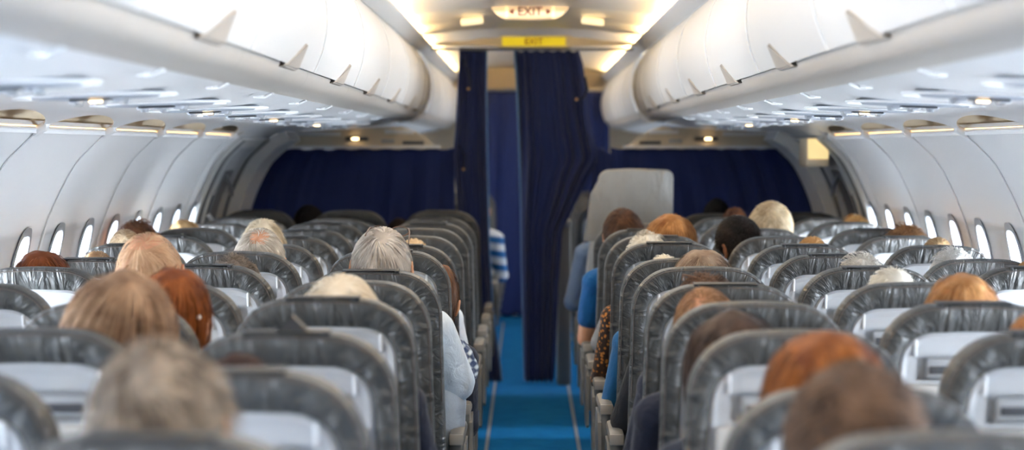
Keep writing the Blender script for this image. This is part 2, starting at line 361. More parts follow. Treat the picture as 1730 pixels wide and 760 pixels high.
# ------------------------------------------------------------------ overhead bins
FACE = spline([(.694, .590), (.655, .53), (.630, .45), (.623, .375), (.634, .30), (.652, .25), (.664, .224)], 4)
LIP = spline([(.680, .226), (.682, .210), (.694, .190), (.715, .176), (.75, .166), (.785, .163), (.80, .172)], 4)
def make_bin(s, y0, y1, tooth):
    r = empty('overhead_bin', (s*.7, y0, Z(.2))); L = y1-y0
    def loc(mb): return mb.tilt(lambda v: (v[0]-s*.7, v[1], v[2]-Z(.2)))
    b = MB(); b.prism(ab([(.72, .57), (.66, .45), (.655, .36), (.70, .25), (.76, .2), (.84, .19), (1.42, .20), (1.40, .5), (1.1, .60), (.75, .61)], s), .004, L-.004)
    loc(b).obj('bin_body', M['binwhite'], r, False)
    d = MB(); d.slab(ab(FACE, s), .022*-s*-1, .004, L-.004)
    loc(d).obj('bin_door', M['binwhite'], r)
    g = MB(); g.slab(ab([(x+.001, z) for x, z in FACE], s), .016*s, -.0035, .0035); g2 = MB(); g2.slab(ab([(x-.003, z) for x, z in FACE], s), .016*s, .012, .022)
    g.add(g2.V, g2.F); loc(g).obj('door_seam', M['bar'], r)
    l = MB(); l.slab(ab(LIP, s), .012*s, .001, L-.001); loc(l).obj('bin_lip', M['binlip'], r)
    q = MB().tube([(s*.778, .0, Z(.1685)), (s*.778, L, Z(.1685))], .006, 8); loc(q).obj('clip_rail', M['bar'], r)
    if tooth:
        # triangular release latch standing up from the lip against the door
        yt = tooth-y0; V = []
        for (dy, h, o) in ((-.30, .0, 0), (.045, .0, 0), (.010, .072, 0), (-.012, .074, 0)):
            x = np.interp(-(.215+h), [-p[1] for p in FACE], [p[0] for p in FACE])
            V.append((s*(.664-.034*(h > 0)), yt+dy, Z(.214+h)))
        V += [(v[0]+s*.03, v[1], v[2]) for v in V]
        bm = bmesh.new(); vs = [bm.verts.new(v) for v in V]
        for f in ((0, 1, 2, 3), (4, 5, 6, 7), (0, 1, 5, 4), (1, 2, 6, 5), (2, 3, 7, 6), (3, 0, 4, 7)): bm.faces.new([vs[i] for i in f])
        bmesh.ops.recalc_face_normals(bm, faces=bm.faces); bmesh.ops.bevel(bm, geom=bm.edges[:], offset=.005, segments=3, affect='EDGES'); bm.verts.index_update()
        t = MB().add([v.co[:] for v in bm.verts], [[v.index for v in f.verts] for f in bm.faces]); bm.free()
        lt = loc(t).obj('latch', M['latch'], r)
    return r
BY = [.57+1.5*k for k in range(9)]+[13.3]
BINORD = ['first', 'second', 'third', 'fourth', 'fifth', 'sixth', 'seventh', 'eighth', 'ninth', 'tenth', 'eleventh', 'twelfth', 'thirteenth']
for s, side in ((-1, 'left'), (1, 'right')):
    k = 0
    for y0, y1 in zip(BY[1:], BY[2:]):
        y1 = min(y1, 13.3)
        if y1-y0 < .2: continue
        t = y0+1.03 if y1-y0 > 1.1 else (y0+y1)/2+.1
        tag(make_bin(s, y0, y1, t), 'white overhead bin on the %s with grey triangular latch, %s one from the curtain' % (side, BINORD[8-k-1]), 'overhead bin', 'overhead bins')
        k += 1
    for j, (y0, y1) in enumerate(((14.0, 15.5), (15.5, 17), (17, 18.5), (18.5, 19.8))):
        tag(make_bin(s, y0, y1, 0), 'white overhead bin beyond the curtain on the %s, %s there' % (side, BINORD[j]), 'overhead bin', 'overhead bins beyond the curtain')
    e = MB(); e.prism(ab([(.715, .60), (.655, .53), (.618, .45), (.608, .375), (.618, .30), (.65, .225), (.71, .165), (.80, .155), (.80, .3), (1.2, .5), (.8, .62)], s), 13.31, 13.5)
    tag(e.obj('bin_end_panel', M['binend']), 'beige grey end panel closing the %s bin run at the curtain' % side, 'end panel')
    # clips on the rail
    for k in range(9):
        y = 3.55+.98*k; c = MB()
        c.tube([(s*.775, y, Z(.162)), (s*.80, y+.01, Z(.150)), (s*.835, y+.035, Z(.150))], [.005, .005, .003], 8)
        c.tube([(s*.775, y+.03, Z(.162)), (s*.80, y+.02, Z(.152)), (s*.81, y-.035, Z(.150))], [.005, .004, .003], 8)
        tag(c.obj('rail_clip', M['bar']), 'small white forked clip under the %s bin rail' % side, 'clip', 'clips under the %s bin rail' % side)
    # passenger service units
    for i in range(12):
        y = 3.4+.92*i
        if y > 12.6: break
        xc = 1.05; zc_ = Z(.1265)
        u = empty('service_unit', (s*xc, y, zc_))
        tl = lambda v: (v[0], v[1], v[2]-(.035*(s*v[0])))
        rm = MB().tube([(.19*math.cos(a), .19*math.sin(a), -.004) for a in np.linspace(0, 2*PI, 41)], .004, 6).tilt(tl).obj('rim', M['bar'], u)
        MB().disc((0, 0, .004), .165, .165, -.013, 36, .88).tilt(tl).obj('oval_plate', M['oval'], u)
        for q in (-1, 0, 1):
            lit = (q == 0 and i % 2 == 0)
            MB().disc((q*.05, .0, -.011), .018, .018, -.008, 16, .8).tilt(tl).obj('reading_light', M['lamp'] if lit else M['lampoff'], u)
            nz = MB(); nz.disc((q*.055, .065, -.010), .014, .014, -.014, 14, .7).tilt(tl); nz.obj('air_nozzle', M['pocket'], u)
        MB().box(-.05, .05, -.075, -.045, -.016, -.011, .002).tilt(tl).obj('symbol_panel', M['darkslot'], u)
        tag(u, 'oval reading light and air vent unit over the %s seats, %s from the camera' % (side, BINORD[i]), 'reading light unit', 'service units over the %s seats' % side)
# ------------------------------------------------------------------ exit signs, ceiling lamps, curtain header
sg = empty('exit_sign', (CX+.016, 11.35, Z(.700)))
b = MB(); n = 13; pts = []
for i in range(n):
    t = -1+2*i/(n-1); pts.append((.205*t, .030)) 
low = [(.205-.01*0, .03)]
outl = [(-.205, .032), (-.19, .010), (-.165, -.018), (-.13, -.036), (0, -.040), (.13, -.036), (.165, -.018), (.19, .010), (.205, .032), (.1, .038), (0, .04), (-.1, .038)]
b.prism(outl, -.0, .10); b.obj('sign_housing', M['signcream'], sg)
MB().box(-.118, .118, -.012, .001, -.034, .030, .004).obj('sign_face', M['signcream'], sg)
for q in (-1, 1): MB().box(min(q*.112, q*.126), max(q*.112, q*.126), -.02, 0, -.036, .032, .003).obj('sign_rib', M['ceillamp'], sg)
text('EXIT', .062, M['signred'], sg, 'lettering', (0, -.0135, -.002))
for q in (-1, 1):
    V = [(q*.108, -.0135, -.002), (q*.084, -.0135, .013), (q*.084, -.0135, -.017)]; V += [(v[0], v[1]-.0012, v[2]) for v in V]
    link('arrow', mesh('arrow', V, [(0, 1, 2), (3, 4, 5), (0, 1, 4, 3), (1, 2, 5, 4), (2, 0, 3, 5)], M['signred'], False), sg)
tag(sg, 'cream lit EXIT sign with two arrows on the ceiling above the aisle', 'exit sign')
for s, nm in ((-1, 'left'), (1, 'right')):
    xx = s*.33+.0
    o = MB().box(-.06, .06, -.05, .05, -.024, .012, .008).tilt(lambda v: (v[0], v[1], v[2]-.12*s*v[0])).obj('ceiling_lamp', M['ceillamp'])
    o.location = (xx, 12.12, Z(.700)); tag(o, 'small warm glowing ceiling lamp box %s of the EXIT sign with arrows' % nm, 'ceiling lamp')
hd = empty('curtain_header', (0, 13.42, Z(.62)))
b = MB(); b.prism([(-.62, .0), (-.56, .022), (-.40, .030), (-.30, .045), (-.2, .05), (-.19, .062), (.235, .062), (.25, .05), (.34, .045), (.44, .030), (.60, .022), (.66, .0), (.60, .004), (.25, .0), (.215, -.012), (-.19, -.012), (-.215, .0), (-.56, .004)], 0, .07)
b.obj('header_beam', M['headerm'], hd)
MB().box(-.18, .205, -.012, .0, -.002, .052, .003).obj('sign_plate', M['signyellow'], hd)
text('EXIT', .054, M['signorange'], hd, 'lettering', (.012, -.0135, .024))
MB().tube([(-.62, .06, -.02), (.62, .06, -.02)], .008, 8).obj('curtain_rail', M['metal'], hd)
tag(hd, 'beige header beam over the curtains with a yellow EXIT plate', 'header beam')
for s, side in ((-1, 'left'), (1, 'right')):
    h = empty('fascia_panel', (s*1.05, 13.55, Z(.05)))
    def L_(mb): return mb.tilt(lambda v: (v[0]-s*1.05, v[1]-13.55, v[2]-Z(.05)))
    p = MB(); p.prism(ab([(.60, .012), (.64, .05), (.72, .105), (.80, .135), (1.05, .12), (1.5, .10), (1.62, .05), (1.62, .012)], s), 13.56, 13.64); L_(p).obj('panel', M['headerm'], h)
    L_(MB().box(min(s*.56, s*1.62), max(s*.56, s*1.62), 13.53, 13.60, Z(-.004), Z(.016), .003)).obj('curtain_rail', M['bar'], h)
    L_(MB().box(min(s*1.0, s*1.14), max(s*1.0, s*1.14), 13.545, 13.565, Z(.045), Z(.068), .008)).obj('lamp_recess', M['darkslot'], h)
    L_(MB().box(min(s*1.06, s*1.10), max(s*1.06, s*1.10), 13.535, 13.55, Z(.050), Z(.062), .004)).obj('reading_light', M['lamp'], h)
    L_(MB().box(min(s*.66, s*.79), max(s*.66, s*.79), 13.545, 13.565, Z(.022), Z(.042), .003)).obj('vent', M['darkslot'], h)
    L_(MB().box(min(s*.84, s*.92), max(s*.84, s*.92), 13.545, 13.565, Z(.030), Z(.055), .003)).obj('vent', M['pocket'], h)
    L_(MB().box(min(s*.72, s*.90), max(s*.72, s*.90), 13.54, 13.57, Z(.085), Z(.112), .004)).obj('white_strip', M['bar'], h)
    L_(MB().box(min(s*1.17, s*1.50), max(s*1.17, s*1.50), 13.53, 13.57, Z(.074), Z(.098), .004)).obj('white_strip', M['bar'], h)
    tag(h, 'beige panel with vents and small lamp above the %s curtain' % side, 'panel')
# ------------------------------------------------------------------ door zone and bulkhead ring
for i, (s, side) in enumerate(((-1, 'left'), (1, 'right'))):
    d = MB(); d.slab(ab([(x-.012, z) for x, z in WS], s), .02*-s, 11.62, 12.85)
    do = d.obj('door_%d' % (i+1), M['doorgrey']); tag(do, 'grey lined cabin door in the %s sidewall beside the curtain' % side, 'door', kind='structure')
    def piece(h0, h1, y0, y1, th, m, nm):
        P = [(x-.03, z) for x, z in WS if h1 <= z <= h0]; q = MB(); q.slab(ab(P, s), th*-s, y0, y1); return q.obj(nm, m, do)
    piece(.05, -.8, 11.70, 11.76, .012, M['doordark'], 'door_gasket'); piece(.05, -.9, 12.66, 12.72, .012, M['doordark'], 'door_gasket')
    piece(.02, -.28, 11.85, 12.5, .014, M['pocket'], 'door_panel'); piece(-.10, -.5, 11.95, 12.25, .02, M['doordark'], 'handle_recess')
    x_ = wallx(Z(-.2)); MB().tube([(s*(x_-.06), 12.0, Z(-.12)), (s*(x_-.085), 12.12, Z(-.2)), (s*(x_-.07), 12.3, Z(-.26))], .014, 10).obj('door_handle', M['metal'], do)
    x_ = wallx(Z(-.38)); MB().tube([(s*(x_-.05), 11.95, Z(-.36)), (s*(x_-.07), 12.1, Z(-.42)), (s*(x_-.05), 12.25, Z(-.46))], .012, 10).obj('door_handle', M['bar'], do)
    MB().box(min(s*(x_-.06), s*(x_-.03)), max(s*(x_-.06), s*(x_-.03)), 12.35, 12.40, Z(-.30), Z(-.24), .004).obj('door_label', mat('door_label_red', '#a4502e'), do)
    r = MB(); r.slab(ab([(x-.014, z) for x, z in [(1.46, .110)]+WS], s), .075*-s, 12.9, 13.5)
    tag(r.obj('trim_4', M['bar']), 'bright white ring framing the %s curtain at the sidewall' % side, 'trim', kind='structure')
    if s > 0:
        bx = empty('door_lamp', (1.555, 11.9, Z(-.015)))
        MB().box(-.085, .035, -.04, .3, -.085, .07, .012).obj('lamp_housing', M['beige'], bx); MB().box(-.08, .03, -.052, -.03, -.045, .065, .006).obj('lamp_face', M['boxlamp'], bx)
        tag(bx, 'warm glowing lamp box hanging at the top of the right door', 'door lamp')
# ------------------------------------------------------------------ curtains
def curtain(name, y0, zt, zb, xl, xr, folds, amp, label, cat='curtain', seed=0, topwave=.0, nz=44, nu=200, lit_hems=(), scallop=0, bottomwave=.01):
    R = np.random.default_rng(seed); ph = R.uniform(0, 6.28, 8); V = []; Fc = []
    for j in range(nz+1):
        t = j/nz
        for i in range(nu+1):
            u = i/nu
            ztop = zt - topwave*abs(math.sin(u*scallop*PI)) if scallop else zt
            z = ztop+(zb-ztop)*t + (bottomwave*math.sin(u*folds*6.28)*t)
            a = 2*PI*folds*(u+.10/folds*math.sin(3*t+ph[0]+u*5)+.012*math.sin(u*17+ph[1])+.02*math.sin(2.3*t+ph[2]))
            A = amp*(.65+.35*math.sin(u*9+ph[3]+t*1.5))*(.55+.45*min(1, t*3))
            x = xl(z)+(xr(z)-xl(z))*u + .25*amp*math.sin(2*a)*.5
            y = y0 + A*math.sin(a)+.25*A*math.sin(2.7*a+ph[4])
            V.append((x, y, z))
    n = nu+1
    for j in range(nz):
        for i in range(nu): Fc.append((j*n+i, j*n+i+1, (j+1)*n+i+1, (j+1)*n+i))
    o = link(name, mesh(name, V, Fc, M['navy'], recalc=False)); md = o.modifiers.new('s', 'SOLIDIFY'); md.thickness = .003
    for p in o.data.polygons: p.use_smooth = True
    tag(o, label, cat)
    for side_ in lit_hems:
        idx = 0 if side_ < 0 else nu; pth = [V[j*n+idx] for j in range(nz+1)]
        h = MB().tube([(p[0]+side_*.003, p[1]-.004, p[2]) for p in pth], .006, 6).obj('lit_edge_hem', M['hem'], o)  # light along the fabric edge, put into the hem's paler blue
    return o, V, n
def pl(pts): # pixel rows at y=13.5 m -> x(z)
    hs = [EYE+(250-py)*13.5/F for px, py in pts]; xs = [CX+(px-890)*13.5/F for px, py in pts]
    hs, xs = zip(*sorted(zip(hs, xs))); return lambda z: float(np.interp(z, hs, xs))
curtain('aisle_curtain', 13.5, Z(.612), .085, pl([(776, 78), (773, 150), (769, 220), (766, 250), (768, 300), (780, 400), (795, 500), (812, 640)]), pl([(822, 78), (821, 150), (823, 250), (826, 400), (833, 520), (848, 645)]), 6, .022, 'narrow dark navy curtain hanging bunched beside the aisle, nearer the window-side white bins', seed=1, lit_hems=(1,))['label'] if False else None
o1, _, _ = curtain('aisle_curtain', 13.5, Z(.612), .085, pl([(776, 78), (773, 150), (769, 220), (766, 250), (768, 300), (780, 400), (795, 500), (812, 640)]), pl([(821, 78), (820, 150), (822, 250), (825, 400), (832, 520), (848, 645)]), 9, .016, 'narrow bunched navy curtain on the left edge of the aisle', seed=1, lit_hems=(1,))
o2, _, _ = curtain('aisle_curtain', 13.5, Z(.600), .08, pl([(871, 82), (874, 150), (877, 250), (880, 350), (883, 500), (886, 645)]), pl([(977, 82), (986, 110), (993, 170), (999, 210), (1010, 250), (1014, 270), (998, 295), (978, 335), (950, 390), (943, 480), (938, 600), (935, 645)]), 6.3, .030, 'wide navy curtain half drawn across the aisle, narrowing to the floor', seed=4, lit_hems=(-1,), topwave=.015, scallop=6)
# tie bands with studs
for o_, pth, st in ((o1, [(784, 100), (792, 122), (795, 145), (790, 152)], (791, 150)), (o1, [(776, 245), (785, 262), (784, 285)], (783, 286)), (o2, [(988, 130), (992, 150), (986, 165), (975, 168)], (974, 168))):
    P = [(CX+(a-890)*13.44/F, 13.445, EYE+(250-b)*13.44/F) for a, b in pth]
    MB().tube(P, .009, 8).obj('tie_band', cloth('tie_band_cloth', '#1d2745'), o_)
    MB().ell((CX+(st[0]-890)*13.43/F, 13.43, EYE+(250-st[1])*13.43/F), (.009, .006, .009), 12, 8).obj('stud', M['tabs'], o_)
for s, side in ((-1, 'left'), (1, 'right')):
    def edge(z, s=s): return s*(min(wallx(min(z, Z(.05))), 1.84)-.03)
    inn = (lambda z: CX+(768-890)*13.55/F) if s < 0 else (lambda z: CX+(1032-890)*13.55/F)
    if s < 0: curtain('side_curtain', 13.58, Z(.002), .25, edge, inn, 7, .012, 'dark navy curtain closing off the seats to the left of the aisle', seed=11, topwave=.012, scallop=8)
    else: curtain('side_curtain', 13.58, Z(.004), .25, inn, edge, 8, .016, 'dark navy curtain closing off the seats to the right of the aisle', seed=12, topwave=.012, scallop=9)
# small hanging corner of cloth joining the right curtains
curtain('corner_curtain', 13.52, Z(-.0), .5, pl([(1000, 250), (1000, 300), (985, 420)]), pl([(1016, 250), (1036, 262), (1040, 700)]), 2, .012, 'small navy curtain flap between the wide aisle curtain and the right side curtain', seed=15)
# far curtain at the front of the next cabin
curtain('far_curtain', 19.5, 2.0, .03, lambda z: -.6, lambda z: .7, 9, .03, 'distant navy curtain closing the aisle beyond the gap', seed=21)
MB().tube([(-.65, 19.5, 2.01), (.75, 19.5, 2.01)], .012, 8).obj('far_curtain_rail', M['metal'])
tag(bpy.data.objects['far_curtain_rail'], 'metal rail carrying the distant curtain at the end of the aisle', 'curtain rail')
# ------------------------------------------------------------------ floor fittings
for s, side in ((-1, 'left'), (1, 'right')):
    t = MB().box(min(s*.222, s*.240), max(s*.222, s*.240), 2, 19, 0, .006, .002)
    tag(t.obj('seat_track', M['carpetgrey']), 'thin grey seat track strip along the %s edge of the aisle carpet' % side, 'seat track')
# ------------------------------------------------------------------ seats
SH = .2126; TOP = 1.137
def outline(hw, top, zb, r, n=10, taper=.012):
    P = [(-hw, zb)]; 
    for k in range(1, 8): P.append((-hw+taper*(k/8), zb+(top-r-zb)*k/8))
    h2 = hw-taper
    for k in range(n+1):
        a = PI/2*k/n; e = .97
        P.append((-h2+r*(1-math.cos(a)**e), top-r+r*math.sin(a)**e if k < n else top))
    m_ = 8
    for k in range(1, m_): P.append((-h2+r+(2*h2-2*r)*k/m_, top+.003*math.sin(PI*k/m_)))
    Q = [(-x, z) for x, z in P[:8+n+1]][::-1]
    return P+Q
def inset(P, wt, ws):
    A = np.array(P); T = np.gradient(A, axis=0); T /= np.linalg.norm(T, axis=1)[:, None]
    N = np.stack([T[:, 1], -T[:, 0]], 1)       # inward for left->top->right path
    w = ws+(wt-ws)*np.clip(-N[:, 1], 0, 1)**1.3
    w = np.convolve(np.pad(w, 3, mode='edge'), np.ones(7)/7, 'valid')
    return A+N*w[:, None]
def seat_meshes(mir, top=TOP, r=.138, hw=.228, seed=0):
    R = {}
    P = outline(hw, top, .47, r); n = len(P); A = np.array(P)
    seg = np.r_[0, np.cumsum(np.linalg.norm(np.diff(A, axis=0), axis=1))]
    secs = [(.070, .044, .014), (.066, .041, .002), (.054, .033, -.006), (.036, .022, -.009), (.016, .010, -.007), (.004, .003, -.001), (0, 0, .012), (.0, .0, .06), (.004, .004, .085), (.022, .02, .104)]
    V = []; UV = []; Rn = np.random.default_rng(seed)
    pr = np.interp(np.arange(n), np.arange(0, n+3, 3), Rn.normal(0, .0015, len(np.arange(0, n+3, 3))))
    vv = 0
    for k, (a, b, d) in enumerate(secs):
        Q = inset(P, a, b)
        for i in range(n):
            V.append((Q[i, 0], d+(pr[i] if 1 < k < 6 else 0)+(top-Q[i, 1])*SH, Q[i, 1])); UV.append((seg[i], -a if k < 7 else d))
    Fc = [(k*n+i, k*n+i+1, (k+1)*n+i+1, (k+1)*n+i) for k in range(len(secs)-1) for i in range(n-1)]
    b0 = (len(secs)-1)*n
    # front pad closes the cover on the sitter's side
    Q = inset(P, .05, .05); b1 = len(V)
    for i in range(n): V.append((Q[i, 0], .112+(top-Q[i, 1])*SH, Q[i, 1])); UV.append((seg[i], .13))
    Fc += [(b0+i, b0+i+1, b1+i+1, b1+i) for i in range(n-1)]; Fc.append(tuple(range(b1, b1+n)))
    me = mesh('back_cover', V, Fc, M['leather']); uvl = me.uv_layers.new(name='UVMap')
    for lp in me.loops: uvl.data[lp.index].uv = UV[lp.vertex_index]
    R['back_cover'] = me
    # piping along the outer rear seam
    Q = inset(P, .010, .006); pv = [(Q[i, 0], -.006+(top-Q[i, 1])*SH, Q[i, 1]) for i in range(4, n-4)]
    R['piping'] = MB().tube(pv, .0016, 6).me('piping', M['piping'])
    # plastic shell: closed plate with softly rounded rim, recessed into the cover
    S = MB(); Q1 = inset(P, .066, .040); Q2 = inset(P, .076, .050); Q3 = inset(P, .092, .062); V = []
    for Qk, d in ((Q1, .03), (Q1, .010), (Q2, .004), (Q3, .008)):
        V += [(q[0], d+(top-q[1])*SH, q[1]) for q in Qk]
    Fc = [(k*n+i, k*n+i+1, (k+1)*n+i+1, (k+1)*n+i) for k in range(3) for i in range(n-1)]
    S.add(V, Fc)
    # inner plate with a recess: built as strips around a rectangular hole
    rx0, rx1, rz0, rz1 = (-.130, .160, .955, 1.018) if top < 1.2 else (-.1, .1, .7, .8)
    ring = [3*n+i for i in range(n)]; inner = [(Q3[i, 0], Q3[i, 1]) for i in range(n)]
    bm = bmesh.new(); ov = [bm.verts.new((x, .008+(top-z)*SH, z)) for x, z in inner]
    hv = [bm.verts.new((x, .008+(top-z)*SH, z)) for x, z in ((rx0, rz0), (rx0, rz1), (rx1, rz1), (rx1, rz0))]
    es = [bm.edges.new((ov[i], ov[(i+1) % n])) for i in range(n)]+[bm.edges.new((hv[i], hv[(i+1) % 4])) for i in range(4)]
    bmesh.ops.triangle_fill(bm, edges=es, use_beauty=True)
    bad = [f for f in bm.faces if all(v in hv for v in f.verts)]; bmesh.ops.delete(bm, geom=bad, context='FACES_ONLY')
    bm.verts.index_update(); S.add([v.co[:] for v in bm.verts], [[v.index for v in f.verts] for f in bm.faces]); bm.free()
    rv = [(x, d+(top-z)*SH, z) for d in (.008, .030) for x, z in ((rx0, rz0), (rx0, rz1), (rx1, rz1), (rx1, rz0))]
    S.add(rv, [(0, 1, 5, 4), (1, 2, 6, 5), (2, 3, 7, 6), (3, 0, 4, 7), (4, 5, 6, 7)])
    R['back_shell'] = mesh('back_shell', S.V, S.F, M['shell'], True)
    if top < 1.2:
        R['edge_glint'] = MB().box(rx0-.008, rx0, .002, .010, 1.012, 1.056, .003, SH, top).me('edge_glint', M['bar'])  # highlight on the recess's vertical edge, modelled as a white bar
        R['literature_pocket'] = MB().box(rx0+.022, rx0+.17, .006, .026, .960, 1.008, .005, SH, top).me('literature_pocket', M['pocket'])
        R['pocket_slot'] = MB().box(rx0+.03, rx0+.16, -.000, .008, .972, .990, .002, SH, top).me('pocket_slot', M['darkslot'])
        t = MB().box(rx0-.03, rx1+.01, -.016, .012, .70, .948, .012, SH, top).box(-.15, -.135, -.010, .012, .60, .70, .004, SH, top).box(.135, .15, -.010, .012, .60, .70, .004, SH, top)
        R['tray_table'] = t.me('tray_table', M['tray'])
        R['seat_pocket'] = MB().box(-.17, .17, -.02, .012, .50, .665, .012, SH, top).me('seat_pocket', M['leather'])
    R['headrest_flap'] = MB().box(-.085, .085, -.008, .08, top+.001, top+.0038, .001).box(-.088, -.076, -.011, .02, top-.003, top+.004, .002).me('headrest_flap', M['flap'])
    R['seat_cushion'] = MB().box(-.225, .225, .225, .69, .335, .45, .03).me('seat_cushion', M['cushion'])
    fr = MB().box(-.2, .2, .26, .66, .30, .335, .008)
    for x in (-.16, .16): fr.tube([(x, .33, .31), (x, .40, .012)], .014, 8).tube([(x, .62, .31), (x, .66, .012)], .014, 8); fr.box(x-.02, x+.02, .36, .70, 0, .014, .003)
    R['seat_frame'] = fr.me('seat_frame', M['frame'])
    # armrest on the aisle side (x = -.25 for the unmirrored seat)
    a = MB().box(-.282, -.232, .17, .52, .575, .615, .014).box(-.278, -.236, .20, .30, .40, .585, .012)
    a.prism([], 0, 0) if False else None
    side = MB(); pts = [(.20, .34), (.19, .45), (.20, .545), (.24, .575), (.42, .575), (.46, .545), (.47, .45), (.45, .36), (.40, .33), (.25, .325)]
    n2 = len(pts); V = [(-.286, y, z) for y, z in pts]+[(-.274, y, z) for y, z in pts]
    side.add(V, [tuple(range(n2)), tuple(range(n2, 2*n2))]+[(i, (i+1) % n2, n2+(i+1) % n2, n2+i) for i in range(n2)])
    R['armrest'] = a.me('armrest', M['armgrey']); R['side_panel'] = side.me('side_panel', M['armgrey'], False)
    R['armrest_cap'] = MB().box(-.279, -.235, .160, .172, .578, .612, .003).me('armrest_cap', M['armcap'])
    if mir:
        for k, me in R.items():
            for v in me.vertices: v.co.x *= -1
            me.flip_normals()
    return R
SEAT = {False: [seat_meshes(False, seed=k) for k in range(3)], True: [seat_meshes(True, seed=5+k) for k in range(3)]}
SEATX = {'aisle': .505, 'middle': 1.012, 'window': 1.518}
ROWS = [2.77, 3.55, 4.36, 5.14, 5.93, 6.70, 7.50, 8.28, 9.05, 9.86, 10.62, 11.40, 12.22]
ORD = BINORD
seatnum = 0
def put_seat(s, pos, y, label, group='economy seats', lift=0.0, recline=0.0, yaw=0.0, parts=None):
    global seatnum
    seatnum += 1; R = SEAT[s < 0][seatnum % 3]
    r = empty('airplane_seat', (s*SEATX[pos], y, 0)); r.rotation_euler[2] = yaw
    made = {}
    for k, me in R.items():
        if k in ('side_panel', 'armrest_cap') and pos != 'aisle': continue
        if parts and k not in parts: continue
        if k == 'headrest_flap' and (seatnum*7) % 5 < 2: continue
        par = {'pocket_slot': 'literature_pocket', 'armrest_cap': 'armrest'}.get(k)
        o = link(k, me, made[par] if par else r); made[k] = o
        if par: continue
        if k in ('back_cover', 'piping', 'back_shell', 'edge_glint', 'literature_pocket', 'pocket_slot', 'tray_table', 'seat_pocket', 'headrest_flap'):
            # recline about the hinge at the foot of the backrest
            h = Vector((0, .15, .45)); m_ = Matrix.Translation(h) @ Matrix.Rotation(recline, 4, 'X') @ Matrix.Translation(-h); m_ = Matrix.Translation((0, 0, lift)) @ m_
            o.matrix_basis = m_
    tag(r, label, 'airplane seat', group); return r
LIFT = {(-1, 'aisle', 3): .011, (-1, 'aisle', 5): -.010, (-1, 'aisle', 6): .014, (1, 'aisle', 1): -.028, (1, 'aisle', 6): -.016, (1, 'aisle', 7): .008,
        (-1, 'window', 6): -.014, (-1, 'middle', 6): .010, (1, 'window', 6): -.018, (-1, 'middle', 5): .004, (-1, 'aisle', 12): .016, (-1, 'middle', 12): .016, (-1, 'window', 12): .016, (1, 'aisle', 4): -.004}
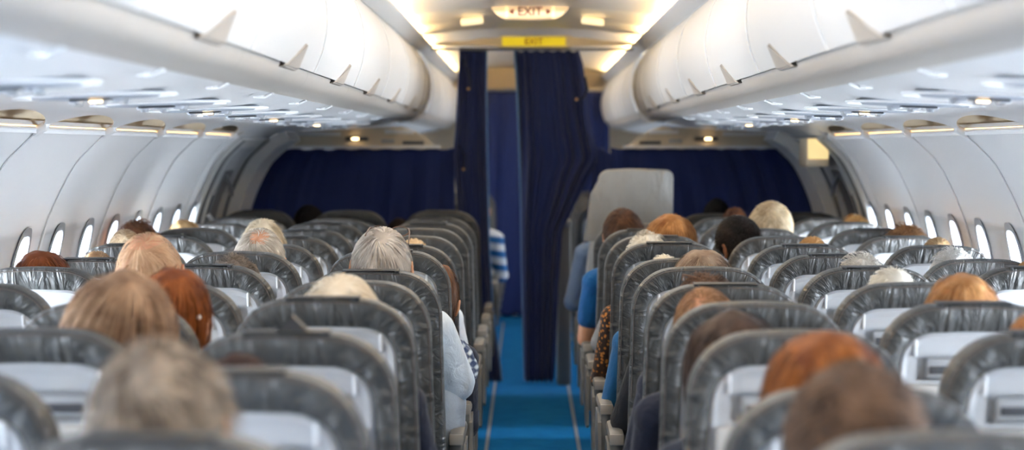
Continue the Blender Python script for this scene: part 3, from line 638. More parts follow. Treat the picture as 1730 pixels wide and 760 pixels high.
# passengers: px (head centre), py (top of hair) in the photograph's frame, row index, seat, and looks
# style: (base, dark, light, length, curl, lift, whorl...) filled in below
PEOPLE = [
 # side, seat, row, px, py, width px, hair, dark, light, skin, shirt, word
 dict(s=-1, seat='aisle', row=0, px=270, py=560, w=238, st='tousled', d='#40342b', l='#b8a48f', shirt='grey', t='person with tousled grey-brown hair, blurred, in the row nearest the camera left of the aisle'),
 dict(s=-1, seat='middle', row=2, px=203, py=443, w=181, st='bob', d='#664731', l='#c19b79', shirt='navy', t='person with a thick sandy brown bob leaning toward the aisle'),
 dict(s=-1, seat='aisle', row=1, px=405, py=597, w=150, st='short', d='#1d1210', l='#4a2a20', shirt='navy', t='person whose dark brown hair barely shows between two near seats left of the aisle'),
 dict(s=-1, seat='middle', row=3, px=289, py=441, w=126, st='bob', d='#602b0b', l='#b5652c', shirt='cream', t='person with copper red bob and a small earring, leaning toward the aisle'),
 dict(s=-1, seat='middle', row=4, px=254, py=390, w=108, st='bald', d='#b98f6c', l='#e0bd98', shirt='white', t='person with thinning sandy hair and pink scalp behind the copper red bob'),
 dict(s=-1, seat='window', row=5, px=71, py=420, w=102, st='bob', d='#5e2c12', l='#a55c2c', shirt='cream', t='person with reddish brown bob at the far left window'),
 dict(s=-1, seat='window', row=6, px=165, py=424, w=66, st='short', d='#8b6a4b', l='#cba984', shirt='white', t='person whose sandy hair tip shows between window seats on the left'),
 dict(s=-1, seat='window', row=7, px=214, py=386, w=62, st='short', d='#9c8266', l='#dac4a4', shirt='grey', t='person with short ash blond hair in front of a curly brown head at left'),
 dict(s=-1, seat='window', row=8, px=237, py=366, w=72, st='curly', d='#4c2c1c', l='#9c6a48', shirt='navy', t='person with curly brown hair by the left sidewall'),
 dict(s=-1, seat='window', row=9, px=314, py=367, w=62, st='bob', d='#957046', l='#e0c596', shirt='white', t='person with straight blond hair by the grey door on the left'),
 dict(s=-1, seat='middle', row=5, px=393, py=431, w=76, st='curly', d='#5b4c42', l='#b6a696', shirt='grey', t='person whose wavy grey-brown hair shows just above a middle seat on the left'),
 dict(s=-1, seat='middle', row=6, px=438, py=384, w=84, st='crown', d='#a89a88', l='#efe6d8', shirt='white', t='person with grey hair and a bald pink crown in the left middle seats'),
 dict(s=-1, seat='middle', row=7, px=446, py=366, w=76, st='wispy', d='#b9a688', l='#f3e8d2', shirt='cream', t='person with wispy pale hair right behind the bald crown'),
 dict(s=-1, seat='aisle', row=5, px=645, py=383, w=98, st='short_ears', d='#8b8076', l='#ece2d6', shirt='paleblue', heavy=1, t='person with short grey hair, glasses on head, and pale blue shirt showing at the aisle'),
 dict(s=-1, seat='aisle', row=3, px=577, py=458, w=136, st='wispy', d='#cdbb9f', l='#fbf3e4', shirt='darknavy', t='person with fluffy white hair left of the aisle, behind the glasses wearer'),
 dict(s=-1, seat='aisle', row=7, px=697, py=400, w=58, st='wispy', d='#c9a67c', l='#eed9b6', shirt='white', t='person whose pale blond hair peeks out right of the head with glasses'),
 dict(s=-1, seat='aisle', row=6, px=735, py=436, w=72, st='bob', d='#3a2114', l='#8a5c38', shirt='darknavy', t='person with brown hair seen past the seat edge, dark blue sleeve at the aisle'),
 dict(s=-1, seat='middle', row=12, px=523, py=345, w=52, lx=-.17, st='short', d='#0c0a0a', l='#241c1a', shirt='navy', skin='dark', t='person with black hair in the last row before the left curtain'),
 dict(s=-1, seat='aisle', row=12, px=677, py=366, w=46, st='short', d='#150e0b', l='#3a2a22', shirt='navy', lx=-.14, t='person with dark brown hair between the two last seats before the curtain'),
 dict(s=1, seat='aisle', row=0, px=1450, py=603, w=240, st='short', d='#3a2a20', l='#7d5f49', shirt='navy', t='person with short brown hair, blurred, in the row nearest the camera right of the aisle'),
 dict(s=1, seat='aisle', row=1, px=1396, py=555, w=208, st='bob', d='#5c2a0c', l='#ad6a30', shirt='cream', t='person with bright ginger hair behind the near short brown head'),
 dict(s=1, seat='aisle', row=2, px=1243, py=517, w=165, st='bob', d='#231713', l='#5d4436', shirt='navy', t='person with dark brown hair ahead of the ginger head right of the aisle'),
 dict(s=1, seat='aisle', row=3, px=1195, py=480, w=112, st='thin', d='#6b4a34', l='#b08560', shirt='darknavy', t='person with thinning light brown hair, fourth head up from the camera right of the aisle'),
 dict(s=1, seat='aisle', row=4, px=1193, py=462, w=100, st='curly', d='#3a241a', l='#8f6a50', shirt='darknavy', clip=1, t='person with brown hair pinned by a hair clip right of the aisle'),
 dict(s=1, seat='aisle', row=5, px=1187, py=418, w=104, st='bob', d='#6b5241', l='#c2ab92', shirt='black', t='person with ash brown hair, black sleeve showing at the aisle'),
 dict(s=1, seat='aisle', row=6, px=1126, py=427, w=52, st='wispy', d='#d9cbb2', l='#fdf6e8', shirt='bluknit', t='person in a blue knitted sleeve whose white hair barely shows'),
 dict(s=1, seat='aisle', row=7, px=1097, py=392, w=60, st='curly', d='#c9bda8', l='#fbf6ea', shirt='leopard', t='person with curly white hair and brown patterned sleeve at the aisle'),
 dict(s=1, seat='aisle', row=8, px=1132, py=358, w=86, st='bob', d='#7c4a22', l='#d99f62', shirt='grey', t='person with smooth honey blond hair and grey sleeve at the aisle'),
 dict(s=1, seat='aisle', row=9, px=1054, py=349, w=68, st='short', d='#2c1b12', l='#6b452c', shirt='tblue', short=1, t='person in a blue short-sleeved shirt, brown hair, elbow out in the aisle'),
 dict(s=1, seat='middle', row=8, px=1236, py=354, w=74, st='crop', d='#120d0b', l='#33261f', shirt='grey', skin='tan', turn=.6, dy=.16, t='person with cropped black hair and head turned, ear visible, right of the honey blond head'),
 dict(s=1, seat='middle', row=9, px=1301, py=338, w=74, st='short', d='#9c8160', l='#efdcb8', shirt='white', t='person with light grey-blond hair in front of the right curtain'),
 dict(s=1, seat='middle', row=11, px=1240, py=349, w=44, st='short', d='#3a2115', l='#7c4e30', shirt='cream', t='person with brown hair just beyond the cropped black head'),
 dict(s=1, seat='middle', row=12, px=1210, py=335, w=45, st='short', d='#07070a', l='#16151a', shirt='navy', skin='dark', t='person with black hair in the last row before the right curtain'),
 dict(s=1, seat='middle', row=7, px=1370, py=398, w=50, st='short', d='#9c6a38', l='#dcae72', shirt='cream', t='person whose orange blond hair tip shows over a middle seat on the right'),
 dict(s=1, seat='middle', row=5, px=1454, py=430, w=88, st='curly', d='#cfc6ba', l='#fcf8f0', shirt='white', t='person with white wavy hair, the farther of two white heads in right middle seats'),
 dict(s=1, seat='middle', row=4, px=1508, py=449, w=96, st='wispy', d='#d3cab8', l='#fbf6ea', shirt='grey', t='person with smooth white hair, the nearer of two white heads in right middle seats'),
 dict(s=1, seat='middle', row=3, px=1626, py=458, w=128, st='bob', d='#8a5428', l='#deab72', shirt='white', t='person with straight orange blond hair parted at the crown, right middle seats'),
 dict(s=1, seat='middle', row=2, px=1760, py=520, w=130, st='bob', d='#94592c', l='#dca36a', shirt='white', t='person with orange blond hair cut by the right picture edge, nearer of two there'),
 dict(s=1, seat='window', row=8, px=1529, py=378, w=78, st='curly', d='#5b3a22', l='#c19468', shirt='grey', t='person with curly light brown hair by the right windows'),
 dict(s=1, seat='window', row=7, px=1583, py=400, w=46, st='short', d='#8a6844', l='#d9be94', shirt='white', t='person whose blond hair tip shows between the curly head and white head at right'),
 dict(s=1, seat='window', row=6, px=1611, py=418, w=78, st='curly', d='#d6d2cc', l='#ffffff', shirt='white', t='person with bright white curly hair in a right window seat'),
 dict(s=1, seat='window', row=5, px=1742, py=438, w=66, st='short', d='#a8784a', l='#dcb078', shirt='grey', t='person with blond hair cut by the right picture edge, farther of two there'),
 dict(s=1, seat='window', row=10, px=1443, py=362, w=40, st='curly', d='#a8733a', l='#f0c988', shirt='cream', t='person with sunlit golden hair near the right door'),
]
ORDW = ORD
for s, side in ((-1, 'left'), (1, 'right')):
    for i, y in enumerate(ROWS):
        for pos in ('aisle', 'middle', 'window'):
            x = SEATX[pos]
            if (x-.24)*F/y > 880: continue
            if s > 0 and pos == 'aisle' and i >= 11: continue
            lab = 'grey leather %s seat in the %s block, %s row counting from the camera' % (pos, side, ORD[i])
            rec = random.uniform(-.012, .012)
            o = put_seat(s, pos, y, lab, 'economy seats', LIFT.get((s, pos, i), random.uniform(-.004, .004)), rec, random.uniform(-.008, .008))
            if (s, pos, i) == (-1, 'aisle', 2):
                MB().prism([(-.03, 0), (.035, 0), (.018, .016), (.004, .03)], -.004, .03).tilt(lambda v: (v[0]+.01, v[1]-.01, v[2]+TOP+.004)).obj('strap_end', M['flap'], o)
# seats beyond the curtain, seen through the gap
for s, side in ((-1, 'left'), (1, 'right')):
    for i in range(6):
        y = 14.35+.8*i
        put_seat(s, 'aisle', y, 'grey aisle seat beyond the curtain on the %s, %s row there' % (side, ORD[i]), 'seats beyond the curtain', parts=None)
# tall seat in the last right row before the curtain
def tall_seat():
    r = empty('airplane_seat', (.515, 11.75, 0)); sh = .09; top = 1.385
    def lay(Po, d0, d1, nm, m, rim=.02):
        n = len(Po); A = np.array(Po); V = []; T = np.gradient(A, axis=0); T /= np.linalg.norm(T, axis=1)[:, None]; N = np.stack([T[:, 1], -T[:, 0]], 1)
        lays = [(rim, d0), (rim*.3, d0+.004), (0, d0+.02), (0, d1-.02), (rim*.3, d1-.004), (rim, d1)]
        for a, d in lays:
            Q = A+N*a; V += [(q[0], d+(top-q[1])*sh, q[1]) for q in Q]
        k_ = len(lays); Fc = [(k*n+i, k*n+(i+1) % n, (k+1)*n+(i+1) % n, (k+1)*n+i) for k in range(k_-1) for i in range(n)]
        Fc += [tuple(range(n)), tuple(range((k_-1)*n, k_*n))]
        me = mesh(nm, V, Fc, m); u = me.uv_layers.new(name='UVMap')
        for lp in me.loops: v = me.vertices[lp.vertex_index].co; u.data[lp.index].uv = (v.x*.4, v.z*.4)
        return link(nm, me, r)
    def poly(xb0, xb1, xt0, xt1, z0, z1, rl):
        P = [(xb0, z0), (xb0+(xt0-xb0)*.33, z0+(z1-z0)*.33), (xb0+(xt0-xb0)*.66, z0+(z1-z0)*.66)]
        for k in range(9): a = PI/2*k/8; P.append((xt0+.02+rl*(1-math.cos(a)), z1-rl+rl*math.sin(a)))
        P += [(0, z1+.006)]
        for k in range(9): a = PI/2*(1-k/8); P.append((xt1-rl*.7*(1-math.cos(a)), z1-rl*.7+rl*.7*math.sin(a)))
        P += [(xb1, (z0+z1)/2), (xb1, z0)]
        return P
    lay(poly(-.240, .235, -.185, .235, 1.005, top, .06), 0, .10, 'head_panel', M['leather2'])
    lay(poly(-.232, .228, -.232, .222, .45, 1.002, .01), .006, .07, 'back_shell', M['shell'], .006)
    lay(poly(-.22, .22, -.22, .21, .45, 1.0, .02), .07, .12, 'back_cushion', M['cushion'], .012)
    link('seat_cushion', SEAT[False][0]['seat_cushion'], r); link('seat_frame', SEAT[False][0]['seat_frame'], r); link('armrest', SEAT[False][0]['armrest'], r); link('side_panel', SEAT[False][0]['side_panel'], r)
    tag(r, 'tall plain grey seat with high square headrest, standing above the others right of the aisle', 'airplane seat')
tall_seat()
# low grey partition at the aisle, just before the curtain
pt = empty('partition', (.205, 14.0, 0))
MB().box(-.045, .045, -.02, .30, .0, 1.03, .02).obj('partition_panel', M['armgrey'], pt); MB().box(-.05, .05, -.03, .31, 1.0, 1.04, .012).obj('top_cap', M['leather2'], pt)
tag(pt, 'low grey partition post at the right aisle edge beyond the tall seat', 'partition')

# ------------------------------------------------------------------ people
HIP = np.array([0, .36, .54]); HC = np.array([0, .262, 1.135]); HR = np.array([.0745, .097, .116])
def sphere_dirs(nu, nv):
    D = []
    for j in range(nv+1):
        ph = PI*j/nv
        for i in range(nu): th = 2*PI*i/nu; D.append((math.sin(ph)*math.cos(th), math.sin(ph)*math.sin(th), math.cos(ph)))
    Fc = [(j*nu+i, j*nu+(i+1) % nu, (j+1)*nu+(i+1) % nu, (j+1)*nu+i) for j in range(nv) for i in range(nu)]
    return np.array(D), Fc
def head_pos(D):
    D = np.atleast_2d(D); x, y, z = D.T; P = D*HR
    jaw = np.clip(-z, 0, 1)
    P[:, 0] *= 1-.30*jaw**1.6; P[:, 1] += np.where(y < 0, .010*np.clip(1-(z-.15)**2*2, 0, 1)*(-y), 0)   # fuller back of the skull
    P[:, 1] += np.where(y < 0, -.030*y*jaw**1.5*1.2, 0)        # nape comes forward
    P[:, 1] += np.where((y > 0), .016*jaw**2*y, 0)                # chin
    P[:, 1] -= np.where(y > .55, .006*(y-.55)/.45, 0)
    def g(cx, cz, sx, sz): return np.exp(-((x-cx)/sx)**2-((z-cz)/sz)**2)*(y > 0)
    P[:, 1] += .024*g(0, -.20, .13, .17)+.008*g(0, .02, .10, .16)+.007*g(0, -.52, .28, .09)+.005*g(0, -.66, .25, .07)
    P[:, 1] -= .012*g(.38, .02, .20, .13)+.012*g(-.38, .02, .20, .13)+.006*g(0, -.59, .25, .03)
    P[:, 1] += .006*g(.36, .20, .26, .08)+.006*g(-.36, .20, .26, .08)
    return P
def ear_mesh(mb, sx):
    c = HC+np.array([sx*(HR[0]+.010), -.006, -.016])
    path = []
    for k in range(15):
        a = -2.2+4.6*k/14; path.append((c[0]+sx*(.010+.004*math.cos(a)), c[1]-.018*math.cos(a)*1.0, c[2]+.031*math.sin(a)+.002))
    mb.tube(path, [.0045+.002*math.sin(PI*k/14) for k in range(15)], 8)
    mb.ell((c[0]+sx*.004, c[1], c[2]), (.008, .015, .026), 12, 8); mb.ell((c[0]+sx*.010, c[1]+.004, c[2]-.026), (.005, .008, .009), 10, 6)
_ico = None
def ball(mb, c, r):
    global _ico
    if _ico is None:
        bm = bmesh.new(); bmesh.ops.create_icosphere(bm, subdivisions=2, radius=1); bm.verts.index_update()
        _ico = (np.array([v.co[:] for v in bm.verts]), [[v.index for v in f.verts] for f in bm.faces]); bm.free()
    mb.add([tuple(x) for x in (_ico[0]*np.array(r)+np.array(c))], _ico[1])
def bone(mb, a, b, ra, rb, grow=0):
    a, b, ra, rb = (np.array(q, float) for q in (a, b, ra, rb)); ra = np.broadcast_to(ra, 3); rb = np.broadcast_to(rb, 3)
    n = max(2, int(np.linalg.norm(b-a)/(min(ra.min(), rb.min())*.38))+1)
    for k in range(n+1): t = k/n; ball(mb, a+(b-a)*t, ra+(rb-ra)*t+grow)
def remesh(mb, name, vox, m, it=6, org=HIP):
    V = np.array(mb.V)-org
    me = bpy.data.meshes.new(name); me.from_pydata([tuple(v) for v in V], [], mb.F); o = link(name, me)
    md = o.modifiers.new('r', 'REMESH'); md.mode = 'VOXEL'; md.voxel_size = vox; md.use_smooth_shade = True
    sm = o.modifiers.new('s', 'SMOOTH'); sm.factor = .5; sm.iterations = it
    bpy.context.view_layer.update(); r = tomesh(o, name); r.materials.clear(); r.materials.append(m); return r
def limbs(heavy, elb_out):
    h = 1.28 if heavy else 1.0
    torso = [((0, .365, .555), (.160*h, .115*min(h, 1.1), .10)), ((0, .335, .68), (.142*h*1.03, .105*min(h, 1.12), .08)), ((0, .30, .80), (.150*h, .106, .08)), ((0, .275, .895), (.158*min(h, 1.1), .098, .07))]
    T = [(torso[i][0], torso[i+1][0], torso[i][1], torso[i+1][1]) for i in range(3)]
    A = []; L = []; Hn = []
    for sx in (-1, 1):
        sh = (sx*.165, .268, .932); el = (sx*(elb_out), .335, .675) if not heavy else (sx*.240, .36, .765); wr = (sx*.135, .545, .640)
        T.append(((sx*.06, .262, .955), sh, (.062, .062, .050), (.056*h**.5, .058, .055)))
        A.append((sh, el, .053*h, .044*h)); A.append((el, wr, .042*h, .027))
        # hand: palm, four unequal curled fingers, thumb from the side of the palm
        pm = np.array((sx*.105, .610, .628)); Hn.append((wr, pm, (.026, .026, .017), (.036, .036, .014)))
        for q, (off, ln) in enumerate(((.030, .070), (.012, .079), (-.007, .073), (-.026, .057))):
            b0 = pm+np.array((-sx*.018+sx*off*-.3+sx*off, .024, .002)); b1 = b0+np.array((-sx*.008, ln*.5, .006)); b2 = b1+np.array((-sx*.006, ln*.32, -.014)); b3 = b2+np.array((0, ln*.16, -.016))
            for u, v, ra, rb in ((b0, b1, .0088, .0082), (b1, b2, .0082, .0075), (b2, b3, .0075, .0068)): Hn.append((u, v, ra, rb))
        t0 = pm+np.array((-sx*.026, -.018, .004)); t1 = t0+np.array((-sx*.028, .026, .004)); t2 = t1+np.array((-sx*.010, .026, -.004)); Hn += [(t0, t1, .0115, .0105), (t1, t2, .010, .0085)]
        kn = (sx*.115, .79, .535); an = (sx*.105, .85, .125)
        L.append(((sx*.085*h, .385, .545), kn, (.088, .088, .084), .062)); L.append((kn, an, .058, .038)); L.append((an, (sx*.11, .86, .06), .038, .034)); L.append(((sx*.11, .85, .042), (sx*.12, .985, .034), (.036, .036, .030), (.038, .038, .022)))
    return T, A, L, Hn
def build_body(heavy):
    mb = MB(); T, A, L, Hn = limbs(heavy, .243)
    for b in T+A+L+Hn: bone(mb, *b)
    bone(mb, (0, .252, .965), (0, .258, 1.06), (.060, .056, .05), (.050, .052, .05))
    D, Fc = sphere_dirs(56, 40); P = head_pos(D)+HC; mb.add([tuple(p) for p in P], Fc)
    for sx in (-1, 1): ear_mesh(mb, sx)
    return remesh(mb, 'person', .0058, M['skin_fair'], 4)
def build_shirt(heavy, short):
    mb = MB(); T, A, L, Hn = limbs(heavy, .243)
    for b in T: bone(mb, *b, grow=.012)
    for i, b in enumerate(A):
        if short and i % 2: continue
        if short:
            a_, e_ = np.array(b[0]), np.array(b[1]); b = (b[0], tuple(a_+(e_-a_)*.62), b[2], b[3]+.008)
        elif i % 2: a_, e_ = np.array(b[0]), np.array(b[1]); b = (b[0], tuple(a_+(e_-a_)*.93), b[2]+.004, b[3]+.004)
        bone(mb, *b, grow=.010)
    bone(mb, (0, .252, .965), (0, .256, 1.0), (.060, .056, .035), (.054, .054, .02), grow=.008)
    return remesh(mb, 'shirt', .0095, M['navy'], 5)
def build_trousers(heavy):
    mb = MB(); T, A, L, Hn = limbs(heavy, .243)
    for i, b in enumerate(L):
        if i % 4 < 2: bone(mb, *b, grow=.010)
    h = 1.28 if heavy else 1.0
    if heavy:
        for sx in (-1, 1): bone(mb, (sx*.195, .40, .60), (sx*.198, .38, .69), (.085, .13, .09), (.085, .12, .085))
    bone(mb, (0, .37, .545), (0, .36, .60), (.165*h, .118, .085), (.155*h, .115, .07), grow=.012)
    return remesh(mb, 'trousers', .0105, M['trousers'], 5)
def build_shoes():
    mb = MB()
    for sx in (-1, 1): bone(mb, (sx*.11, .838, .048), (sx*.12, .99, .040), (.040, .040, .042), (.042, .044, .030)); bone(mb, (sx*.108, .852, .10), (sx*.11, .85, .05), (.040, .042, .02), (.040, .042, .03))
    return remesh(mb, 'shoes', .009, M['shoe'], 3)
def skinmat(name, col, dark):
    m, nt, p = newmat(name); n = noisy(nt, 18, 4); r = nd(nt, 'ShaderNodeMix', data_type='RGBA')
    r.inputs[6].default_value = lin(dark); r.inputs[7].default_value = lin(col)
    nt.links.new(n.outputs['Fac'], r.inputs[0]); nt.links.new(r.outputs[2], p.inputs['Base Color'])
    p.inputs['Roughness'].default_value = .5; p.inputs['Subsurface Weight'].default_value = .12; p.inputs['Subsurface Radius'].default_value = (.01, .004, .002); return m
M['skin_fair'] = skinmat('skin_fair', '#e3ae8c', '#c98a66'); M['skin_tan'] = skinmat('skin_tan', '#a86f4c', '#8a5536'); M['skin_dark'] = skinmat('skin_dark', '#6d4630', '#573524')
SHIRT = dict(grey=cloth('shirt_grey', '#8d8f92'), navy=cloth('shirt_navy', '#252a38'), darknavy=cloth('shirt_dark_blue', '#1b2032'), white=cloth('shirt_white', '#dfe3e8'), cream=cloth('shirt_cream', '#d8cbb8'),
 paleblue=cloth('shirt_pale_blue', '#dbe6f0', .85, .4), black=cloth('shirt_black', '#1d1f26'), bluknit=cloth('shirt_blue_knit', '#1c5c8c', .9, .3), tblue=cloth('shirt_blue', '#175f9c', .85, .4),
 leopard=cloth('shirt_patterned', '#b5712c', .8, .3, '#2c1a10', 'dots'), greyblue=cloth('shirt_grey_blue', '#7388a8', .85, .3), stripe=cloth('jacket_striped', '#2f6fb0', .8, .3, '#e8edf4', 'stripe'), plaid=cloth('jacket_plaid', '#33415f', .85, .4, '#c9d0d4', 'plaid'))
BODY = {0: build_body(False), 1: build_body(True)}
SH_ = {(0, 0): build_shirt(False, False), (1, 0): build_shirt(True, False), (0, 1): build_shirt(False, True)}
TR_ = {0: build_trousers(False), 1: build_trousers(True)}; SHOE = build_shoes()
_e = MB()
for sx in (-1, 1): _e.ell((sx*.029-HIP[0], HC[1]+HR[1]-.020-HIP[1], HC[2]+.003-HIP[2]), (.0125, .0125, .0115), 14, 10)
EYES = _e.me('eyes', M['eye'])
_e = MB()
for sx in (-1, 1): _e.ell((sx*.029, HC[1]+HR[1]-.0092-HIP[1], HC[2]+.003-HIP[2]), (.0055, .003, .0055), 12, 8)
IRIS = _e.me('iris', M['shoe'])
# ---- hair: a solid under-layer plus thousands of combed tapering strands, all one mesh
def unit(v): return v/(np.linalg.norm(v, axis=-1, keepdims=True)+1e-9)
def region(D, st):
    """how much hair grows in direction D (head frame, y forward): 0 bare, 1 full"""
    x, y, z = D[:, 0], D[:, 1], D[:, 2]
    low = {'bob': -.85, 'tousled': -.75, 'short': -.62, 'crop': -.55, 'curly': -.75, 'wispy': -.68, 'bald': -.6, 'crown': -.62, 'short_ears': -.66, 'thin': -.62}[st]
    back = np.clip((z-(low+.75*np.clip(y+.15, 0, 1)**.8))/.10, 0, 1)
    hairline = np.clip((.62-(y-.55*np.clip(z, 0, 1)))/.10, 0, 1)
    ear = 1-np.exp(-((y+.02)/.22)**4-((z+.12)/.28)**4)*(np.abs(x) > .8)*(st in ('short_ears', 'crop', 'short', 'bald', 'crown', 'thin'))
    r = back*hairline*ear
    if st == 'bald': r = r*np.clip(1.05-1.0*np.clip((z-.05)/.35, 0, 1), .16, 1)
    if st == 'crown': r = r*(1-.93*np.exp(-(((y+.42)/.42)**4+((z-.68)/.36)**4+(x/.50)**4)))
    if st == 'thin': r = r*np.clip(.50+.5*np.clip(.35-z, 0, 1)*2, 0, 1)
    return r
HS = dict( # base thickness, strand length, lift, waviness, strands, extra drop for bobs
 bob=(.024, .17, .10, .010, 5200, 1), tousled=(.022, .10, .25, .030, 5200, 0), short=(.012, .06, .20, .014, 4200, 0), crop=(.004, .016, .5, .006, 4200, 0), curly=(.024, .085, .20, .035, 5600, 0),
 wispy=(.018, .075, .24, .022, 4600, 0), bald=(.002, .055, .16, .012, 3200, 0), crown=(.006, .055, .2, .014, 4200, 0), short_ears=(.010, .075, .16, .012, 6000, 0), thin=(.003, .04, .14, .01, 4200, 0))
def hair(name, st, dark, light, seed, wide=1.0):
    R = np.random.default_rng(seed); th, ln, lift, wav, N, bob = HS[st]
    mt = hairmat(name+'_colour', dark, light)
    D, Fc = sphere_dirs(64, 44); w = region(D, st); P = head_pos(D); Nn = unit(D/HR)
    ph = R.uniform(0, 6.28, 6)
    lump = 1+.22*np.sin(7*D[:, 0]+ph[0]+3*D[:, 2])*np.sin(6*D[:, 2]+ph[1])+.12*np.sin(13*D[:, 1]+ph[2])*np.sin(11*D[:, 0]+ph[3])
    if st in ('curly', 'tousled'): lump += .35*np.sin(17*D[:, 0]+ph[4])*np.sin(15*D[:, 2]+ph[5])*np.sin(14*D[:, 1])
    capw = w if st not in ('bald', 'thin', 'crown') else np.clip((w-.55)*3, 0, 1)
    off = np.where(capw > .02, th*.72*capw**.5*lump, 0)-.006*(capw <= .02)
    Q = P+Nn*off[:, None]
    if bob:  # the under-layer hangs down past the nape and the ears
        m_ = np.clip((-D[:, 2]-.05), 0, 1)*capw
        Q[:, 2] -= .055*m_; Q[:, 0] += np.sign(Q[:, 0])*.012*m_; Q[:, 1] -= .012*m_*(D[:, 1] < 0)
    V = [Q]; FF = list(Fc); tone = [np.full(len(Q), .22)]
    # strands
    pts = unit(R.normal(size=(N*6, 3))); rg = region(pts, st); keep = R.uniform(size=len(pts)) < rg; pts = pts[keep][:N]; n = len(pts)
    base = len(Q)
    whorl = unit(np.array([.10*R.normal(), -.62, .78])) if st != 'bob' else unit(np.array([.05*R.normal(), -.25, .97]))
    sw = R.choice([-1, 1])
    p = head_pos(pts)*1.0; nrm = unit(pts/HR); K = 7 if ln > .05 else 4; L = ln*R.uniform(.55, 1.15, n); step = (L/K)[:, None]
    layer = th*R.uniform(.15, 1.0, n); p = p+nrm*.001
    path = [p]; clump = np.sin(9*pts[:, 0]+ph[0])*np.cos(8*pts[:, 2]+ph[1]); rnd = R.normal(size=(n, 3)); r2 = R.uniform(size=n)
    d = None
    for k in range(K):
        rel = unit(p/HR); nr = unit(rel/HR)
        away = rel-whorl; tang = unit(away-nr*np.sum(away*nr, 1)[:, None])
        swirl = np.cross(nr, tang)*sw
        close = np.exp(-np.sum((rel-whorl)**2, 1)/.18)[:, None]
        dirn = tang+swirl*close*.8+np.array([0, 0, -.55 if bob else -.35])
        if st == 'tousled' or st == 'short': dirn = dirn+np.cross(nr, tang)*(clump[:, None])*.9
        if st in ('curly', 'tousled', 'wispy'):
            f = 60 if st == 'curly' else 30
            dirn = dirn+(np.stack([np.sin(f*p[:, 2]+ph[2]+6*r2), np.cos(f*p[:, 0]+ph[3]+6*r2), np.sin(f*p[:, 1]+ph[4])], 1))*(1.3 if st == 'curly' else .35)
        dirn = unit(dirn)+rnd*wav*3+nr*lift*(1-k/K)*(.3+r2[:, None])
        if bob:
            below = np.clip((-p[:, 2]-.01)/.04, 0, 1)[:, None]
            dirn = dirn*(1-below)+below*(np.array([0, .08, -1])-np.stack([np.sign(p[:, 0])*.28*(p[:, 2] < -.075), 0*p[:, 0], 0*p[:, 0]], 1)+rnd*wav*2)
        dirn = unit(dirn); d = dirn if d is None else unit(.45*d+.55*dirn)
        p = p+d*step
        # keep the strand on or above its own layer
        rad = np.sqrt(np.sum((p/(HR+.002+(layer*min(1, (k+1)/2.5))[:, None]))**2, 1)); inside = rad < 1
        push = np.where(inside, 1/rad, 1)[:, None]
        p = np.where(inside[:, None], p*push, p)
        if st not in ('curly', 'wispy', 'tousled', 'crop'):
            mx = np.sqrt(np.sum((p/(HR+.004+th*1.15))**2, 1)); far = (mx > 1) & (p[:, 2] > -.03); p = np.where(far[:, None], p/mx[:, None], p)
        if st in ('curly', 'wispy', 'tousled'):
            lim = HR+.004+(th*(1.0+.75*r2))[:, None]; mx = np.sqrt(np.sum((p/lim)**2, 1)); far = (mx > 1) & (p[:, 2] > -.11); p = np.where(far[:, None], p/mx[:, None], p)
        path.append(p)
    path = np.stack(path, 1)           # n, K+1, 3
    T = unit(np.gradient(path, axis=1)); NR = unit(unit(path/HR)/HR); S = unit(np.cross(T, NR)+.25*rnd[:, None, :])
    wd = (.0011 if st in ('curly', 'wispy', 'bald', 'thin', 'crown', 'crop') else .0015)*wide*np.array([1]*(K-1)+[.75, .15])
    A = path+S*wd[None, :, None]; B = path-S*wd[None, :, None]
    SV = np.stack([A, B], 2).reshape(-1, 3); V.append(SV)
    i0 = (np.arange(n)*(K+1)*2)[:, None]+(np.arange(K)*2)[None, :]+base
    quads = np.stack([i0, i0+1, i0+3, i0+2], -1).reshape(-1, 4)
    t_ = np.clip(.5+.22*rnd[:, 0]+.18*clump+.12*np.sin(23*pts[:, 0]+ph[5]), 0, 1); tone.append(np.repeat(t_, (K+1)*2))
    V = np.concatenate(V)+HC-HIP; tone = np.concatenate(tone); nf = len(FF)
    me = bpy.data.meshes.new('hair'); allf = np.concatenate([np.array(FF), quads])
    me.vertices.add(len(V)); me.vertices.foreach_set('co', V.astype(np.float32).ravel())
    me.loops.add(len(allf)*4); me.loops.foreach_set('vertex_index', allf.astype(np.int32).ravel())
    me.polygons.add(len(allf)); me.polygons.foreach_set('loop_start', np.arange(0, len(allf)*4, 4, dtype=np.int32)); me.polygons.foreach_set('loop_total', np.full(len(allf), 4, np.int32))
    me.update(); me.validate(); me.polygons.foreach_set('use_smooth', np.ones(len(me.polygons), bool))
    at = me.attributes.new('tone', 'FLOAT', 'POINT'); at.data.foreach_set('value', tone[:len(me.vertices)].astype(np.float32))
    me.materials.append(mt); return me
def dress(o, m):
    o.data.materials[0] = o.data.materials[0]; o.material_slots[0].link = 'OBJECT'; o.material_slots[0].material = m
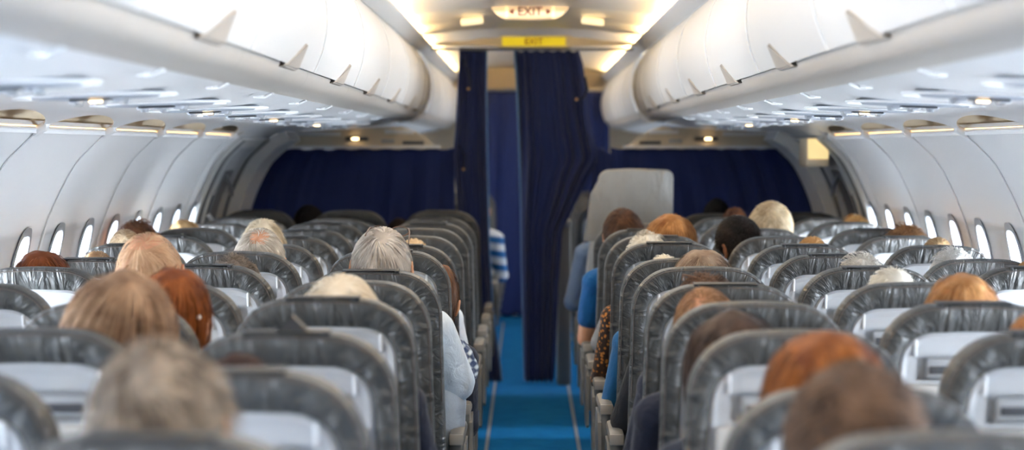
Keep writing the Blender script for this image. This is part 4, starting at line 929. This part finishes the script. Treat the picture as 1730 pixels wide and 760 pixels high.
def person(P, k):
    s = P['s']; zr = ROWS[P['row']] if 'row' in P else P['y']; zr += P.get('dy', 0); zh = zr+.27
    hx = CX+(P['px']-890)*zh/F; top = EYE-(P['py']-250)*zh/F
    th = HS[P['st']][0]*.9+ (.006 if P['st'] in ('curly', 'wispy', 'tousled') else 0)
    full = HC[2]+HR[2]+th
    sc = min(1.03, max(.90, top/full)); drop = top-full*sc
    sx = s*SEATX[P['seat']]+P.get('lx', 0); lean = math.asin(max(-.45, min(.45, (hx-sx)/(.66*sc))))
    hipx = hx-math.sin(lean)*(HC[2]-HIP[2])*sc
    if abs(hipx-sx) > .06: pass
    hipx -= .098*sc*math.sin(P.get('turn', 0))
    r = link('person', BODY[P.get('heavy', 0)], None, (hipx, zr+HIP[1]*1.0, HIP[2]*sc+drop), (0, lean, P.get('turn', 0))); r.scale = (sc, sc, sc)
    dress(r, M['skin_'+P.get('skin', 'fair')])
    sh = link('shirt', SH_[(P.get('heavy', 0), P.get('short', 0))], r); dress(sh, SHIRT[P['shirt']])
    tr = link('trousers', TR_[P.get('heavy', 0)], r); dress(tr, M['trousersgrey'] if P.get('heavy') else M['trousers'])
    link('shoes', SHOE, r); ey = link('eyes', EYES, r); link('iris', IRIS, ey)
    # width of the head with hair in the photograph decides how full the hair sits
    w = P['w']*zh/F; full_w = 2*(HR[0]+th*.85)*sc; kx = min(1.22, max(.92, w/full_w))
    h = link('hair', hair('hair_%s' % P['st'], P['st'], P['d'], P['l'], 100+k, 1.0 if zr > 6 else .8), r)
    h.scale = (kx, 1+(kx-1)*.6, 1); c = Vector((HC-HIP)); h.location = (c.x*(1-kx), c.y*(1-h.scale[1]), 0)
    tag(r, P['t'], 'person'); return r
PEOPLE += [
 dict(s=1, seat='aisle', y=11.75, px=1038, py=325, w=64, lx=-.03, st='short', d='#4a3a2e', l='#8b7460', shirt='greyblue', t='person in a grey-blue shirt hidden behind the tall grey seat, sleeve at the aisle'),
 dict(s=-1, seat='aisle', y=15.1, px=806, py=322, w=40, st='short', d='#5b4b40', l='#a08c7a', shirt='stripe', lx=.04, t='person in a blue and white striped jacket seated beyond the left curtain'),
 dict(s=-1, seat='aisle', y=16.0, px=802, py=322, w=40, st='bob', d='#8b8078', l='#cfc5ba', shirt='white', t='person in white seated beyond the left curtain, ahead of the striped jacket')]
PO = [person(P, k) for k, P in enumerate(PEOPLE)]
def wp(px, py, y): return Vector((CX+(px-890)*y/F, y, EYE-(py-250)*y/F))
# glasses pushed up on the short grey head
zk = ROWS[5]+.27; g = empty('eyeglasses', wp(655, 390, zk))
def gl(mb): o = g.location; return mb.tilt(lambda v: (v[0]-o[0], v[1]-o[1], v[2]-o[2]))
gl(MB().tube([wp(626, 384, zk+.03), wp(622, 388, zk-.03), wp(617, 398, zk-.075)], .0022, 8)).obj('temple', M['specs'], g)
gl(MB().tube([wp(690, 386, zk+.03), wp(692, 392, zk-.03), wp(690, 412, zk-.075)], .0022, 8)).obj('temple', M['specs'], g)
fr_ = MB()
for cx_ in (641, 675):
    c = wp(cx_, 390 if cx_ < 650 else 391, zk+.035); ring = [(c[0]+.029*math.cos(a), c[1]+.012*math.sin(a), c[2]+.015*math.sin(a)) for a in np.linspace(0, 2*PI, 25)]
    fr_.tube(ring, .0020, 6); gl(MB().add([ring[i] for i in range(24)]+[(p[0], p[1]-.001, p[2]+.0015) for p in ring[:24]], [tuple(range(24)), tuple(range(24, 48))])).obj('lens', M['lens'], g)
fr_.tube([wp(655, 388, zk+.04), wp(661, 388, zk+.04)], .002, 6); gl(fr_).obj('rim', M['specs'], g)
tag(g, 'brown framed glasses pushed up on the short grey head left of the aisle', 'glasses')
# hair clip, earring, plaid jacket
zc2 = ROWS[4]+.20; hc = MB().tube([wp(1153, 474, zc2), wp(1154, 464, zc2), wp(1164, 466, zc2), wp(1177, 470, zc2)], .0035, 8).tube([wp(1154, 464, zc2), wp(1160, 474, zc2)], .002, 6)
tag(hc.obj('hair_clip', M['specs']), 'brown hair clip in the dark hair right of the aisle', 'hair clip')
pe = PO[3]; q = wp(336, 536, ROWS[3]+.2); b = MB().ell((0, 0, 0), (.006, .006, .007), 14, 10).obj('earring', M['bar'], pe); b.matrix_parent_inverse = Matrix(); bpy.context.view_layer.update(); b.matrix_basis = pe.matrix_world.inverted() @ Matrix.Translation(q)
zj = ROWS[5]+.44; jk = MB(); R_ = np.random.default_rng(3)
path = [wp(772, 575, zj), wp(782, 600, zj), wp(788, 625, zj), wp(786, 650, zj), wp(776, 668, zj)]
V = []; Fc = []; nn = 40
for j in range(33):
    t = j/32; i = min(3, int(t*4)); f = t*4-i; c = path[i].lerp(path[i+1], f); rr = .034*math.sin(PI*min(1, .12+t*.86))**.6
    for k in range(nn):
        a = 2*PI*k/nn; w_ = 1+.16*math.sin(3*a+5*t)+.09*math.sin(7*a-9*t)+.05*math.sin(11*a+23*t)
        V.append((c[0]+rr*w_*math.cos(a), c[1]+2.2*rr*w_*math.sin(a), c[2]))
Fc = [(j*nn+k, j*nn+(k+1) % nn, (j+1)*nn+(k+1) % nn, (j+1)*nn+k) for j in range(32) for k in range(nn)]+[tuple(range(nn)), tuple(range(32*nn, 33*nn))]
tag(link('plaid_jacket', mesh('plaid_jacket', V, Fc, SHIRT['plaid'])), 'crumpled navy and grey plaid jacket held at the aisle armrest, beside the pale blue shirt', 'jacket')
#TAIL
# ------------------------------------------------------------------ camera, light, look
w = bpy.data.worlds.new('daylight'); SC.world = w; w.use_nodes = True; bg = w.node_tree.nodes['Background']; bg.inputs[0].default_value = (.80, .90, 1, 1); bg.inputs[1].default_value = 1.2
for y, e in ((1.2, 8), (4.5, 5), (8.0, 5), (11.3, 4), (16.5, 2)):  # added fill lamps above the aisle, no cabin fixture behind them
    L = bpy.data.lights.new('aisle_fill_light', 'AREA'); L.shape = 'RECTANGLE'; L.size = .5; L.size_y = 2.2; L.energy = e; L.color = (1, .96, .90)
    o = bpy.data.objects.new('aisle_fill_light', L); C.objects.link(o); o.location = (0, y, Z(.70))
cam = bpy.data.cameras.new('camera'); co = bpy.data.objects.new('camera', cam); C.objects.link(co); SC.camera = co
co.location = (CX, 0, EYE); co.rotation_euler = (PI/2, 0, 0)
cam.sensor_width = 36; cam.lens = F/1730*36; cam.shift_x = -25/1730; cam.shift_y = -130/1730
cam.dof.use_dof = True; cam.dof.focus_distance = 7.3; cam.dof.aperture_fstop = 2.6; cam.dof.aperture_blades = 0
SC.view_settings.view_transform = 'Standard'; SC.view_settings.look = 'None'; SC.view_settings.gamma = 1; SC.view_settings.use_curve_mapping = False
SC.view_settings.exposure = 1.06
SC.cycles.use_denoising = True; SC.cycles.max_bounces = 8; SC.cycles.diffuse_bounces = 4; SC.cycles.glossy_bounces = 3; SC.cycles.transmission_bounces = 6; SC.cycles.caustics_reflective = False; SC.cycles.caustics_refractive = False
SC.cycles.sample_clamp_indirect = 6
